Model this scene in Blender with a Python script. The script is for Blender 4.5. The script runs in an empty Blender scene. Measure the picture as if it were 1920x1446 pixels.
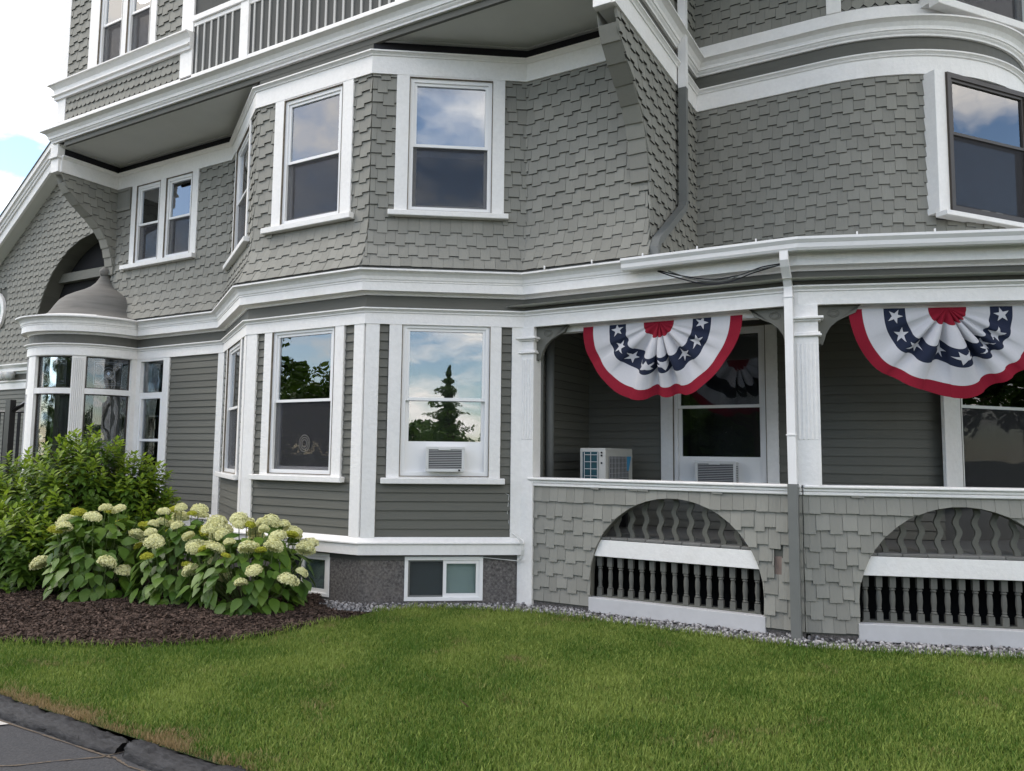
import bpy, math, random
import numpy as np
from mathutils import Vector, Matrix
random.seed(7)
RNG = np.random.default_rng(7)
S = bpy.context.scene
COL = S.collection
PI = math.pi
def rad(a): return math.radians(a)

# ------------------------------------------------------------------ camera, sky, sun, exposure
TH, PITCH, ROLL, FPX = rad(29.9358), rad(5.10499), rad(0.62665), 1431.742
cam_d = bpy.data.cameras.new('camera'); cam = bpy.data.objects.new('camera', cam_d); COL.objects.link(cam)
fwd = Vector((-math.sin(TH)*math.cos(PITCH), math.cos(TH)*math.cos(PITCH), math.sin(PITCH)))
rt = Vector((math.cos(TH), math.sin(TH), 0)); upv = rt.cross(fwd)
r2 = rt*math.cos(ROLL)+upv*math.sin(ROLL); u2 = -rt*math.sin(ROLL)+upv*math.cos(ROLL)
CAM = Vector((0, -8.03, 1.85))
cam.matrix_world = Matrix(((r2.x, u2.x, -fwd.x, CAM.x), (r2.y, u2.y, -fwd.y, CAM.y), (r2.z, u2.z, -fwd.z, CAM.z), (0, 0, 0, 1)))
cam_d.sensor_width = 36; cam_d.lens = FPX/1920*36; cam_d.clip_end = 3000; cam_d.clip_start = 0.05
S.camera = cam
SUN_EL, SUN_AZ = rad(44), rad(243)          # azimuth clockwise from +Y: from the front left
w = bpy.data.worlds.new('World'); S.world = w; w.use_nodes = True
nt = w.node_tree; N = nt.nodes; L = nt.links; N.clear()
def nd(tree, typ, **kw):
    n = tree.nodes.new(typ)
    for k, v in kw.items(): setattr(n, k, v)
    return n
out = nd(nt, 'ShaderNodeOutputWorld'); bg = nd(nt, 'ShaderNodeBackground'); bg.inputs[1].default_value = 0.15
sky = nd(nt, 'ShaderNodeTexSky', sky_type='NISHITA'); sky.sun_disc = False
sky.sun_elevation = SUN_EL; sky.sun_rotation = SUN_AZ; sky.air_density = 1.0; sky.dust_density = 0.25; sky.ozone_density = 1.0
tc = nd(nt, 'ShaderNodeTexCoord'); sep = nd(nt, 'ShaderNodeSeparateXYZ')
L.new(tc.outputs['Generated'], sep.inputs[0])
zc = nd(nt, 'ShaderNodeMath', operation='MAXIMUM'); L.new(sep.outputs[2], zc.inputs[0]); zc.inputs[1].default_value = 0.0
zz = nd(nt, 'ShaderNodeMath', operation='ADD'); L.new(zc.outputs[0], zz.inputs[0]); zz.inputs[1].default_value = 0.22
dx = nd(nt, 'ShaderNodeMath', operation='DIVIDE'); dy = nd(nt, 'ShaderNodeMath', operation='DIVIDE')
L.new(sep.outputs[0], dx.inputs[0]); L.new(zz.outputs[0], dx.inputs[1]); L.new(sep.outputs[1], dy.inputs[0]); L.new(zz.outputs[0], dy.inputs[1])
cmb = nd(nt, 'ShaderNodeCombineXYZ'); L.new(dx.outputs[0], cmb.inputs[0]); L.new(dy.outputs[0], cmb.inputs[1]); cmb.inputs[2].default_value = 12.6
cn = nd(nt, 'ShaderNodeTexNoise'); cn.inputs['Scale'].default_value = 1.7; cn.inputs['Detail'].default_value = 8; cn.inputs['Roughness'].default_value = 0.58
L.new(cmb.outputs[0], cn.inputs['Vector'])
cr = nd(nt, 'ShaderNodeValToRGB'); cr.color_ramp.elements[0].position = 0.47; cr.color_ramp.elements[1].position = 0.62
L.new(cn.outputs[0], cr.inputs[0])
mx = nd(nt, 'ShaderNodeMixRGB'); L.new(cr.outputs[0], mx.inputs[0]); L.new(sky.outputs[0], mx.inputs[1]); mx.inputs[2].default_value = (10.1, 9.4, 8.6, 1)
L.new(mx.outputs[0], bg.inputs[0]); L.new(bg.outputs[0], out.inputs[0])
sd = bpy.data.lights.new('sun', 'SUN'); so = bpy.data.objects.new('sun', sd); COL.objects.link(so)
sd.energy = 1.0; sd.angle = rad(32); sd.color = (1.0, 0.90, 0.76)
sdir = Vector((math.sin(SUN_AZ)*math.cos(SUN_EL), math.cos(SUN_AZ)*math.cos(SUN_EL), math.sin(SUN_EL)))
so.rotation_euler = sdir.to_track_quat('Z', 'Y').to_euler(); so.location = (0, 0, 30)
S.view_settings.view_transform = 'Standard'; S.view_settings.look = 'None'
S.view_settings.exposure = 1.0; S.view_settings.gamma = 1.0; S.view_settings.use_curve_mapping = False
S.cycles.max_bounces = 8; S.cycles.transparent_max_bounces = 16

# ------------------------------------------------------------------ materials
def mat(name, col, rough=0.6, var=0.0, grain=None, bump=0.0, spec=0.3, island=False, dirt=0.0, dirtcol=(0.2, 0.18, 0.14), trans=0.0, scale=1.0):
    m = bpy.data.materials.new(name); m.use_nodes = True; t = m.node_tree; b = t.nodes['Principled BSDF']
    b.inputs['Roughness'].default_value = rough; b.inputs['Specular IOR Level'].default_value = spec
    c = nd(t, 'ShaderNodeRGB'); c.outputs[0].default_value = (*col, 1); cur = c.outputs[0]
    geo = nd(t, 'ShaderNodeNewGeometry'); oi = nd(t, 'ShaderNodeObjectInfo'); tco = nd(t, 'ShaderNodeTexCoord')
    if var:
        mp = nd(t, 'ShaderNodeMapping'); mp.inputs['Scale'].default_value = tuple(scale*g for g in (grain or (4, 4, 4)))
        t.links.new(geo.outputs['Position'], mp.inputs[0])
        n = nd(t, 'ShaderNodeTexNoise'); n.inputs['Scale'].default_value = 1; n.inputs['Detail'].default_value = 6; n.inputs['Roughness'].default_value = 0.6
        t.links.new(mp.outputs[0], n.inputs['Vector'])
        val = n.outputs[0]
        if island:
            a1 = nd(t, 'ShaderNodeMath', operation='ADD'); t.links.new(geo.outputs['Random Per Island'], a1.inputs[0]); t.links.new(oi.outputs['Random'], a1.inputs[1])
            fr = nd(t, 'ShaderNodeMath', operation='FRACT'); t.links.new(a1.outputs[0], fr.inputs[0])
            mm = nd(t, 'ShaderNodeMath', operation='MULTIPLY_ADD'); t.links.new(fr.outputs[0], mm.inputs[0]); mm.inputs[1].default_value = 0.62
            ms = nd(t, 'ShaderNodeMath', operation='MULTIPLY'); t.links.new(val, ms.inputs[0]); ms.inputs[1].default_value = 0.38
            t.links.new(ms.outputs[0], mm.inputs[2]); val = mm.outputs[0]
        mr = nd(t, 'ShaderNodeMapRange'); mr.inputs[1].default_value = 0.2; mr.inputs[2].default_value = 0.8; mr.inputs[3].default_value = 1-var; mr.inputs[4].default_value = 1+var
        t.links.new(val, mr.inputs[0])
        mu = nd(t, 'ShaderNodeVectorMath', operation='SCALE'); t.links.new(cur, mu.inputs[0]); t.links.new(mr.outputs[0], mu.inputs['Scale']); cur = mu.outputs[0]
        if bump:
            bp = nd(t, 'ShaderNodeBump'); bp.inputs['Strength'].default_value = bump; bp.inputs['Distance'].default_value = 0.01
            t.links.new(n.outputs[0], bp.inputs['Height']); t.links.new(bp.outputs[0], b.inputs['Normal'])
    if dirt:
        n2 = nd(t, 'ShaderNodeTexNoise'); n2.inputs['Scale'].default_value = 2.3; n2.inputs['Detail'].default_value = 7; n2.inputs['Roughness'].default_value = 0.7
        t.links.new(geo.outputs['Position'], n2.inputs['Vector'])
        r = nd(t, 'ShaderNodeValToRGB'); r.color_ramp.elements[0].position = 0.5; r.color_ramp.elements[1].position = 0.8
        t.links.new(n2.outputs[0], r.inputs[0]); sc = nd(t, 'ShaderNodeMath', operation='MULTIPLY'); t.links.new(r.outputs[0], sc.inputs[0]); sc.inputs[1].default_value = dirt
        mxx = nd(t, 'ShaderNodeMixRGB'); t.links.new(sc.outputs[0], mxx.inputs[0]); t.links.new(cur, mxx.inputs[1]); mxx.inputs[2].default_value = (*dirtcol, 1); cur = mxx.outputs[0]
    t.links.new(cur, b.inputs['Base Color'])
    if trans:
        o = t.nodes['Material Output']; tl = nd(t, 'ShaderNodeBsdfTranslucent'); t.links.new(cur, tl.inputs[0])
        ms = nd(t, 'ShaderNodeMixShader'); ms.inputs[0].default_value = trans
        t.links.new(b.outputs[0], ms.inputs[1]); t.links.new(tl.outputs[0], ms.inputs[2]); t.links.new(ms.outputs[0], o.inputs[0])
    return m
M = {}
M['white'] = mat('white_paint', (0.785, 0.77, 0.75), 0.5, 0.06, (22, 22, 22), 0.4, dirt=0.32, dirtcol=(0.58, 0.55, 0.5))
M['dullwhite'] = mat('dull_white_board', (0.5, 0.5, 0.51), 0.6, 0.08, (5, 5, 5), 0.2, dirt=0.3, dirtcol=(0.3, 0.29, 0.27))
M['vinyl'] = mat('white_vinyl', (0.80, 0.795, 0.79), 0.35)
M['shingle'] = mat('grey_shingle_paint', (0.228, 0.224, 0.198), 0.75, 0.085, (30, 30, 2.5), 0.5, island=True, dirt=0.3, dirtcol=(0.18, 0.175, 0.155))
M['shingle_shaded'] = mat('shade_darkened_shingle', (0.115, 0.12, 0.115), 0.75, 0.12, (30, 30, 2.5), 0.5, island=True)  # balcony walls: their shade is painted in as a darker shingle colour
M['butt_shade'] = mat('painted_butt_shadow', (0.055, 0.054, 0.05), 0.95)  # shadow line painted onto the lower edges of shingles and clapboards
M['shingle_old'] = mat('weathered_shingle_paint', (0.25, 0.245, 0.218), 0.8, 0.10, (30, 30, 2.5), 0.6, island=True, dirt=0.35, dirtcol=(0.2, 0.195, 0.17))
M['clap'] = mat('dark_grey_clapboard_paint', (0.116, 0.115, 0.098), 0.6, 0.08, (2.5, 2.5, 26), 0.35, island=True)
M['band'] = mat('dark_grey_band_paint', (0.10, 0.099, 0.086), 0.6, 0.12, (2, 2, 14), 0.3)
M['soffit'] = mat('grey_soffit_paint', (0.6, 0.6, 0.565), 0.7, 0.05, (2, 2, 2))
M['back'] = mat('grey_underlayer', (0.09, 0.09, 0.085), 0.9)
M['floor'] = mat('porch_floor_paint', (0.15, 0.148, 0.14), 0.6, 0.15, (3, 3, 3), island=True)
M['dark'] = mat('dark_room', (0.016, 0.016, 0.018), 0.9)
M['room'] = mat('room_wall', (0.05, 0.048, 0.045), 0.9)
M['brown'] = mat('bronze_storm_frame', (0.05, 0.042, 0.036), 0.4)
M['metalgrey'] = mat('grey_metal_paint', (0.15, 0.155, 0.148), 0.45, 0.08, (5, 5, 5))
M['balgrey'] = mat('grey_baluster_paint', (0.4, 0.4, 0.385), 0.55)
M['metaldark'] = mat('grey_skirt_paint', (0.115, 0.115, 0.103), 0.65, 0.1, (8, 8, 8))
M['caulk'] = mat('aged_caulk', (0.17, 0.145, 0.115), 0.9, 0.5, (9, 9, 9))
M['gutter'] = mat('white_aluminium', (0.76, 0.75, 0.745), 0.35, 0.04, (3, 3, 3), dirt=0.25, dirtcol=(0.42, 0.4, 0.36))
M['dome'] = mat('weathered_dome_roofing', (0.165, 0.158, 0.145), 0.85, 0.25, (2, 2, 22), 0.4, dirt=0.5, dirtcol=(0.1, 0.1, 0.1))
M['stone'] = mat('rough_stucco_foundation', (0.12, 0.112, 0.108), 0.95, 0.9, (34, 34, 34), 1.0, dirt=0.6, dirtcol=(0.2, 0.175, 0.155))
M['blackm'] = mat('black_metal', (0.012, 0.012, 0.013), 0.4)
M['blind'] = mat('pale_blind', (0.30, 0.33, 0.38), 0.8)
M['lace'] = mat('lace_curtain', (0.32, 0.33, 0.37), 0.9, 0.4, (40, 40, 40))
M['sheer'] = mat('pale_sheer_curtain', (0.6, 0.64, 0.70), 0.9, 0.15, (30, 30, 1))
M['drape'] = mat('grey_curtain', (0.14, 0.135, 0.13), 0.9, 0.3, (30, 30, 1))
M['frost'] = mat('frosted_panel', (0.36, 0.42, 0.39), 0.5)
M['leading'] = mat('bevelled_glass_strips', (0.3, 0.31, 0.34), 0.2, spec=0.8)
M['leadgem'] = mat('pale_glass_gem', (0.5, 0.6, 0.8), 0.1, spec=0.8)
M['rawwood'] = mat('bare_wood', (0.19, 0.145, 0.125), 0.9, 0.4, (50, 50, 4))
def screen_mat():
    m = bpy.data.materials.new('insect_screen'); m.use_nodes = True; t = m.node_tree; b = t.nodes['Principled BSDF']; o = t.nodes['Material Output']
    b.inputs['Base Color'].default_value = (0.022, 0.022, 0.028, 1); b.inputs['Roughness'].default_value = 0.7
    tr = nd(t, 'ShaderNodeBsdfTransparent'); ms = nd(t, 'ShaderNodeMixShader'); ms.inputs[0].default_value = 0.38
    t.links.new(tr.outputs[0], ms.inputs[1]); t.links.new(b.outputs[0], ms.inputs[2]); t.links.new(ms.outputs[0], o.inputs[0]); return m
M['screen'] = screen_mat()
def glass_mat(name, base, k, wob, tint=(0.9, 0.93, 0.95)):
    m = bpy.data.materials.new(name); m.use_nodes = True; t = m.node_tree; t.nodes.clear()
    o = nd(t, 'ShaderNodeOutputMaterial'); g = nd(t, 'ShaderNodeBsdfGlossy'); g.inputs['Roughness'].default_value = 0.0; g.inputs[0].default_value = (0.95, 0.97, 1, 1)
    tr = nd(t, 'ShaderNodeBsdfTransparent'); tr.inputs[0].default_value = (*tint, 1)
    f = nd(t, 'ShaderNodeFresnel'); f.inputs[0].default_value = 1.5
    ma = nd(t, 'ShaderNodeMath', operation='MULTIPLY_ADD'); t.links.new(f.outputs[0], ma.inputs[0]); ma.inputs[1].default_value = k; ma.inputs[2].default_value = base; ma.use_clamp = True
    geo = nd(t, 'ShaderNodeNewGeometry'); n = nd(t, 'ShaderNodeTexNoise'); n.inputs['Scale'].default_value = 2.2; n.inputs['Detail'].default_value = 1
    t.links.new(geo.outputs['Position'], n.inputs['Vector'])
    bp = nd(t, 'ShaderNodeBump'); bp.inputs['Strength'].default_value = wob; bp.inputs['Distance'].default_value = 0.02; t.links.new(n.outputs[0], bp.inputs['Height'])
    t.links.new(bp.outputs[0], g.inputs['Normal']); ms = nd(t, 'ShaderNodeMixShader')
    t.links.new(ma.outputs[0], ms.inputs[0]); t.links.new(tr.outputs[0], ms.inputs[1]); t.links.new(g.outputs[0], ms.inputs[2]); t.links.new(ms.outputs[0], o.inputs[0]); return m
M['glass'] = glass_mat('window_glass', 0.12, 1.1, 0.12)
M['dullglass'] = glass_mat('basement_glass', 0.03, 0.5, 0.05)
M['porchglass'] = glass_mat('shaded_porch_glass', 0.02, 1.0, 0.15)
M['oldglass'] = glass_mat('old_wavy_glass', 0.03, 0.9, 0.5)

# ------------------------------------------------------------------ mesh building
class MB:
    def __init__(self): self.v = []; self.f = []
    def add(self, vs, fs):
        o = len(self.v); self.v += [tuple(p) for p in vs]; self.f += [tuple(i+o for i in f) for f in fs]; return self
    def box(self, x0, x1, y0, y1, z0, z1):
        return self.add([(x0, y0, z0), (x1, y0, z0), (x1, y1, z0), (x0, y1, z0), (x0, y0, z1), (x1, y0, z1), (x1, y1, z1), (x0, y1, z1)],
                        [(0, 3, 2, 1), (4, 5, 6, 7), (0, 1, 5, 4), (1, 2, 6, 5), (2, 3, 7, 6), (3, 0, 4, 7)])
    def prism(self, front, back):
        n = len(front)
        return self.add(list(front)+list(back), [tuple(range(n)), tuple(range(2*n-1, n-1, -1))]+[(i, i+n, (i+1) % n+n, (i+1) % n) for i in range(n)])
    def lathe(self, prof, cx, cy, n=10, a0=0, a1=2*PI):
        full = abs(a1-a0-2*PI) < 1e-6; m = n if full else n+1; vs = []
        for r, z in prof:
            for i in range(m):
                a = a0+(a1-a0)*i/n; vs.append((cx+r*math.sin(a), cy-r*math.cos(a), z))
        fs = []
        for j in range(len(prof)-1):
            for i in range(n):
                k = (i+1) % m; fs.append((j*m+i, j*m+k, (j+1)*m+k, (j+1)*m+i))
        return self.add(vs, fs)
    def tube(self, pts, r, n=6):
        pts = [Vector(p) for p in pts]; vs = []; up = Vector((0, 0, 1)); fs = []
        for i, p in enumerate(pts):
            t = (pts[min(i+1, len(pts)-1)]-pts[max(i-1, 0)]).normalized()
            a = t.cross(up); a = a if a.length > 0.05 else t.cross(Vector((1, 0, 0))); a.normalize(); b = t.cross(a)
            rr = r[i] if isinstance(r, (list, tuple)) else r
            vs += [p+(a*math.cos(2*PI*k/n)+b*math.sin(2*PI*k/n))*rr for k in range(n)]
        for i in range(len(pts)-1):
            fs += [(i*n+k, i*n+(k+1) % n, (i+1)*n+(k+1) % n, (i+1)*n+k) for k in range(n)]
        fs += [tuple(range(n-1, -1, -1)), tuple(range((len(pts)-1)*n, len(pts)*n))]
        return self.add(vs, fs)
    def mesh(self, name, m, smooth=False):
        me = bpy.data.meshes.new(name); me.from_pydata(self.v, [], self.f)
        for x in (m if isinstance(m, (list, tuple)) else [m]): me.materials.append(x)
        if smooth: me.polygons.foreach_set('use_smooth', [True]*len(me.polygons))
        me.update(); return me
    def build(self, name, m, parent=None, smooth=False, bevel=0.0, kind=None):
        return link(name, self.mesh(name, m, smooth), parent, bevel, kind)
def link(name, me, parent=None, bevel=0.0, kind=None):
    o = bpy.data.objects.new(name, me); COL.objects.link(o)
    if parent:
        o.parent = parent
        if parent.get('_off'): o.location = -Vector(parent['_off'])
    if bevel:
        b = o.modifiers.new('edge', 'BEVEL'); b.width = bevel; b.segments = 1; b.limit_method = 'ANGLE'; b.angle_limit = rad(50)
    if kind: o['kind'] = kind
    return o
def tag(o, label, cat, group=None):
    o['label'] = label; o['category'] = cat
    if group: o['group'] = group
    return o
def thing(name, label, cat, loc=(0, 0, 0), group=None):
    o = bpy.data.objects.new(name, None); COL.objects.link(o); o.location = loc; o.empty_display_size = 0.2
    return tag(o, label, cat, group)

class Flat:                                      # a vertical wall: s along it, z up, d out of it
    curved = False
    def __init__(self, a, b, flare=0.0, fz=4.62, kl=0.0, kr=0.0):
        self.a = Vector((a[0], a[1], 0)); t = Vector((b[0]-a[0], b[1]-a[1], 0)); self.L = t.length; self.t = t.normalized()
        self.n = Vector((self.t.y, -self.t.x, 0)); self.fl = flare; self.fz = fz; self.kl = kl; self.kr = kr
    def f(self, z): return self.fl*((self.fz-z)/0.6)**1.7 if self.fl and z < self.fz else 0.0
    def lim(self, z): return -self.kl*self.f(z), self.L+self.kr*self.f(z)
    def P(self, s, z, d=0.0): return self.a+self.t*s+self.n*(d+self.f(z))+Vector((0, 0, z))
class Arc:                                       # a round wall; s = arc length from azimuth a0
    curved = True
    def __init__(self, c, R, a0=0.0): self.c = c; self.R = R; self.a0 = a0
    def lim(self, z): return -99, 99
    def P(self, s, z, d=0.0):
        a = self.a0+s/self.R; r = self.R+d
        return Vector((self.c[0]+r*math.sin(a), self.c[1]-r*math.cos(a), z))
TC, TR = (-1.25, 4.08), 2.25
class Tower:                                     # straight from X=-2.87 then round
    curved = True
    def __init__(self, x0=-2.87): self.x0 = x0; self.Ls = TC[0]-x0
    def lim(self, z): return 0, 99
    def s_az(self, az): return self.Ls+TR*rad(az)
    def P(self, s, z, d=0.0):
        if s <= self.Ls: return Vector((self.x0+s, TC[1]-TR-d, z))
        a = (s-self.Ls)/TR; r = TR+d
        return Vector((TC[0]+r*math.sin(a), TC[1]-r*math.cos(a), z))
def wbox(mb, W, s0, s1, z0, z1, d0, d1):
    n = max(1, int(abs(s1-s0)/0.12)) if W.curved else 1; vs = []
    for i in range(n+1):
        s = s0+(s1-s0)*i/n; vs += [W.P(s, z0, d0), W.P(s, z0, d1), W.P(s, z1, d1), W.P(s, z1, d0)]
    fs = [(0, 1, 2, 3), tuple(4*n+k for k in (3, 2, 1, 0))]
    for i in range(n):
        a = 4*i; b = a+4; fs += [(a+k, a+(k+1) % 4, b+(k+1) % 4, b+k)[::-1] for k in range(4)]
    return mb.add(vs, fs)
def wring(mb, W, s0, s1, z0, z1, wd, d0, d1):
    wbox(mb, W, s0, s1, z1-wd, z1, d0, d1); wbox(mb, W, s0, s1, z0, z0+wd, d0, d1)
    wbox(mb, W, s0, s0+wd, z0+wd, z1-wd, d0, d1); wbox(mb, W, s1-wd, s1, z0+wd, z1-wd, d0, d1)
def sheet(mb, W, s0, s1, z0, z1, holes=(), d=0.0, ds=None):
    ss = {s0, s1}; zs = {z0, z1}
    for h in holes: ss |= {max(s0, min(s1, h[0])), max(s0, min(s1, h[1]))}; zs |= {max(z0, min(z1, h[2])), max(z0, min(z1, h[3]))}
    step = 0.15 if W.curved else (ds or 99)
    ss = sorted(ss); sl = []
    for a, b in zip(ss, ss[1:]):
        n = max(1, int((b-a)/step)); sl += [a+(b-a)*i/n for i in range(n)]
    sl.append(ss[-1]); zs = sorted(zs); zl = []
    for a, b in zip(zs, zs[1:]):
        n = max(1, int((b-a)/(0.1 if getattr(W, 'fl', 0) else 99))); zl += [a+(b-a)*i/n for i in range(n)]
    zl.append(zs[-1])
    for a, b in zip(sl, sl[1:]):
        for c, e in zip(zl, zl[1:]):
            m, k = (a+b)/2, (c+e)/2
            if any(h[0] < m < h[1] and h[2] < k < h[3] for h in holes): continue
            def cl(s, z):
                lo, hi = W.lim(z); return lo if s == s0 and not W.curved else hi if s == s1 and not W.curved else s
            mb.add([W.P(cl(a, c), c, d), W.P(cl(b, c), c, d), W.P(cl(b, e), e, d), W.P(cl(a, e), e, d)], [(0, 1, 2, 3)])
def sweep(mb, path, prof, closed=True):
    P = [Vector((p[0], p[1])) for p in path]; n = len(P); m = len(prof); vs = []; fs = []
    nr = []
    for i in range(n-1):
        t = (P[i+1]-P[i]).normalized(); nr.append(Vector((t.y, -t.x)))
    for i in range(n):
        a = nr[max(i-1, 0)]; b = nr[min(i, n-2)]; mi = (a+b); k = mi.length_squared/2; off = mi/k if k > 1e-6 else a
        for d, z in prof: q = P[i]+off*d; vs.append((q.x, q.y, z))
    for i in range(n-1):
        for j in range(m if closed else m-1):
            k = (j+1) % m; fs.append((i*m+j, (i+1)*m+j, (i+1)*m+k, i*m+k))
    if closed: fs += [tuple(range(m)), tuple(range((n-1)*m+m-1, (n-1)*m-1, -1))]
    return mb.add(vs, fs)

# ------------------------------------------------------------------ the plan of the house
BC, BR = (-12.98, -0.12), 0.99
G1, G2, G3, G4, G5, G6 = (-12.01, 0), (-9.78, 0), (-8.0, -1.1), (-6.0, -1.1), (-4.45, 0), (-1.3, 0)
PRD = Vector((math.cos(rad(20.1)), math.sin(rad(20.1))))
G7 = (G6[0]+PRD.x*3.4, G6[1]+PRD.y*3.4)
G8 = (G7[0]+math.cos(rad(45))*3.2, G7[1]+math.sin(rad(45))*3.2)
def arcp(c, R, a0, a1, n): return [(c[0]+R*math.sin(rad(a0+(a1-a0)*i/n)), c[1]-R*math.cos(rad(a0+(a1-a0)*i/n))) for i in range(n+1)]
BAYARC = arcp(BC, BR, -110, 95, 26)
LOW = BAYARC+[(-12.0, 0), G2, G3, G4, G5, G6, G7, G8]
TARC = [(-1.25, 1.83)]+arcp(TC, TR, 3, 100, 28)
house = thing('house', 'large grey shingled Victorian house with white trim, canted bay and wraparound porch', 'house', (-6, 0, 0))
house['_off'] = (-6, 0, 0)
def part(mb, name, m, parent=house, **k):
    o = mb.build(name, M[m] if isinstance(m, str) else m, parent, **k)
    if parent is not house: o.location = (0, 0, 0)
    return o

# wall sheets -------------------------------------------------------
TK, TK2 = 0.283, 0.319
FL = 0.21
WC = Flat((-12.87, 0), G2); WCu = Flat((-12.87, 0), G2, FL, kr=-TK)
W1 = Flat(G2, G3); W1u = Flat(G2, G3, FL, kl=-TK, kr=TK)
W2 = Flat(G3, G4); W2u = Flat(G3, G4, FL, kl=TK, kr=TK2)
W3 = Flat(G4, G5); W3u = Flat(G4, G5, FL, kl=TK2, kr=-TK2)
WE = Flat(G5, (-2.87, 0)); WEu = Flat(G5, (-2.87, 0), FL, kl=-TK2, kr=0.35)
WS = Flat((-2.87, -1.1), (-2.87, 1.83))
WL = Flat((-12.8, -1.1), (-12.8, 0))
WO = Flat((-12.87, -1.1), (-2.87, -1.1))
WP = Flat(G5, G6); WPR = Flat(G6, G7); WPS = Flat(G7, G8)
WT = Tower()
WB = Flat((-4.43, 1.83), (-1.25, 1.83)); WK = Flat((-4.43, 0.1), (-4.43, 1.83))
WG = Flat((-24.0, 2.4), (-14.0, 2.4))
RB = Arc(BC, BR)

WIN = []                                          # windows: wall, frame rectangle (the opening)
def curve_y(z):                                   # profile of the curved brackets: y of the front edge at height z
    pts = [(4.95, -0.03), (5.13, -0.05), (5.37, -0.12), (5.57, -0.21), (5.69, -0.31), (5.81, -0.43), (5.91, -0.56), (6.0, -0.68), (6.1, -0.8), (6.22, -0.91), (6.35, -0.98), (6.47, -1.02)]
    if z <= pts[0][0]: return pts[0][1]
    for (a, b), (c, d) in zip(pts, pts[1:]):
        if z <= c: return b+(d-b)*(z-a)/(c-a)
    return pts[-1][1]

def window(W, cas, fr, zb, zt, zm, sill=None, zs=None, head=None, name='window', frame='vinyl', lower='screen', upper=None, low_in=None, glass='glass', caswhite='white', deep=0.7, proud=0.0, fw=0.05, ac=None, label=None, d0=0.0):
    mb = MB(); d1 = 0.045+(0 if d0 else proud)
    zc0 = zs[1] if zs else zb
    if cas:
        top = head or zt
        wbox(mb, W, cas[0], fr[0], zc0, top, d0, d1); wbox(mb, W, fr[1], cas[1], zc0, top, d0, d1)
        if head and head > zt+0.01: wbox(mb, W, fr[0], fr[1], zt, head, 0.0, d1-0.003)
        if zb > zc0+0.005: wbox(mb, W, fr[0], fr[1], zc0, zb, 0.0, d1-0.003)
    w_ = part(mb, name, caswhite, bevel=0.004)
    if label: w_['label'] = label
    f0, f1 = fr; p = proud
    f = MB(); wring(f, W, f0, f1, zb, zt, fw, -0.06+p, 0.022+p); part(f, 'frame', frame, w_)
    if cas: f = MB(); wring(f, W, f0-.007, f1+.007, zb-.004, zt+.007, .009, 0.0, d1+.0025); part(f, 'caulk_line', 'caulk', w_)
    a, b = f0+fw, f1-fw
    z_lo = (ac[1] if ac else zb+fw)
    us = MB(); wring(us, W, a, b, zm-0.022, zt-fw, 0.035, -0.035+p, 0.004+p); part(us, 'upper_sash', frame, w_)
    ls = MB(); wring(ls, W, a, b, z_lo, zm+0.02, 0.04, -0.078+p, -0.04+p); part(ls, 'lower_sash', frame, w_)
    g = MB(); wbox(g, W, a+0.03, b-0.03, zm, zt-fw-0.03, -0.022+p, -0.018+p); part(g, 'pane', glass, w_)
    g = MB(); wbox(g, W, a+0.03, b-0.03, z_lo+0.03, zm, -0.062+p, -0.058+p); part(g, 'pane', glass, w_)
    if lower == 'screen':
        g = MB(); wbox(g, W, a, b, zb+fw, zm-0.02, -0.016+p, -0.014+p); part(g, 'insect_screen', 'screen', w_)
    if upper:
        g = MB(); z0 = zm-0.1 if upper == 'blind' else zb+fw
        wbox(g, W, a, b, z0, zt-fw, -0.125+p, -0.12+p); part(g, 'blind' if upper == 'blind' else 'curtain', 'blind' if upper == 'blind' else upper, w_)
    if low_in:
        g = MB(); n = 26; s0 = a+low_in[1]*(b-a); s1 = a+low_in[2]*(b-a); vs = []
        for i in range(n+1):
            s = s0+(s1-s0)*i/n; d = -0.16+0.02*math.sin(i*1.7)
            vs += [W.P(s, zb+fw, d+p), W.P(s, zm+low_in[3], d+p)]
        g.add(vs, [(2*i, 2*i+2, 2*i+3, 2*i+1) for i in range(n)]); part(g, 'curtain', low_in[0], w_)
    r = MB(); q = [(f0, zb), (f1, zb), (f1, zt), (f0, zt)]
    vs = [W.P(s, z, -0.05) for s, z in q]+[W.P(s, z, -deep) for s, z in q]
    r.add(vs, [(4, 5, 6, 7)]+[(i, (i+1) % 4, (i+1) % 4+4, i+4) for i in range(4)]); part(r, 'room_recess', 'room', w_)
    if sill:
        k = MB(); wbox(k, W, sill[0], sill[1], zs[0], zs[1], 0.0, 0.105+p); part(k, 'sill', 'white', w_, bevel=0.006)
    WIN.append((W, f0, f1, zb, zt)); return w_
def holes(*ws): return [(a, b, c, d) for (W, a, b, c, d) in WIN if W in ws]

# ground-floor windows
ww = window(W2, (0.33, 1.69), (0.478, 1.537), 1.575, 3.385, 2.487, (0.205, 1.745), (1.487, 1.555), head=3.39)
em = MB()                                           # faint round emblem on the lower pane
for rr in (0.035, 0.06, 0.085):
    em.add([W2.P(1.05+(rr+e)*math.cos(a), 1.95+(rr+e)*1.15*math.sin(a), -0.006) for a in np.linspace(0, 2*PI, 25)[:-1] for e in (0, 0.009)], [(2*i, 2*i+1, (2*i+3) % 48, (2*i+2) % 48) for i in range(24)])
part(em, 'decal', 'drape', ww)
w3 = window(W3, (0.275, 1.613), (0.432, 1.472), 1.575, 3.385, 2.49, (0.217, 1.668), (1.487, 1.555), head=3.39, lower='none', ac=(1.62, 1.945))
k = MB(); wbox(k, W3, 0.482, 1.422, 1.60, 1.945, -0.05, -0.035); part(k, 'filler_panel', 'vinyl', w3)
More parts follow.
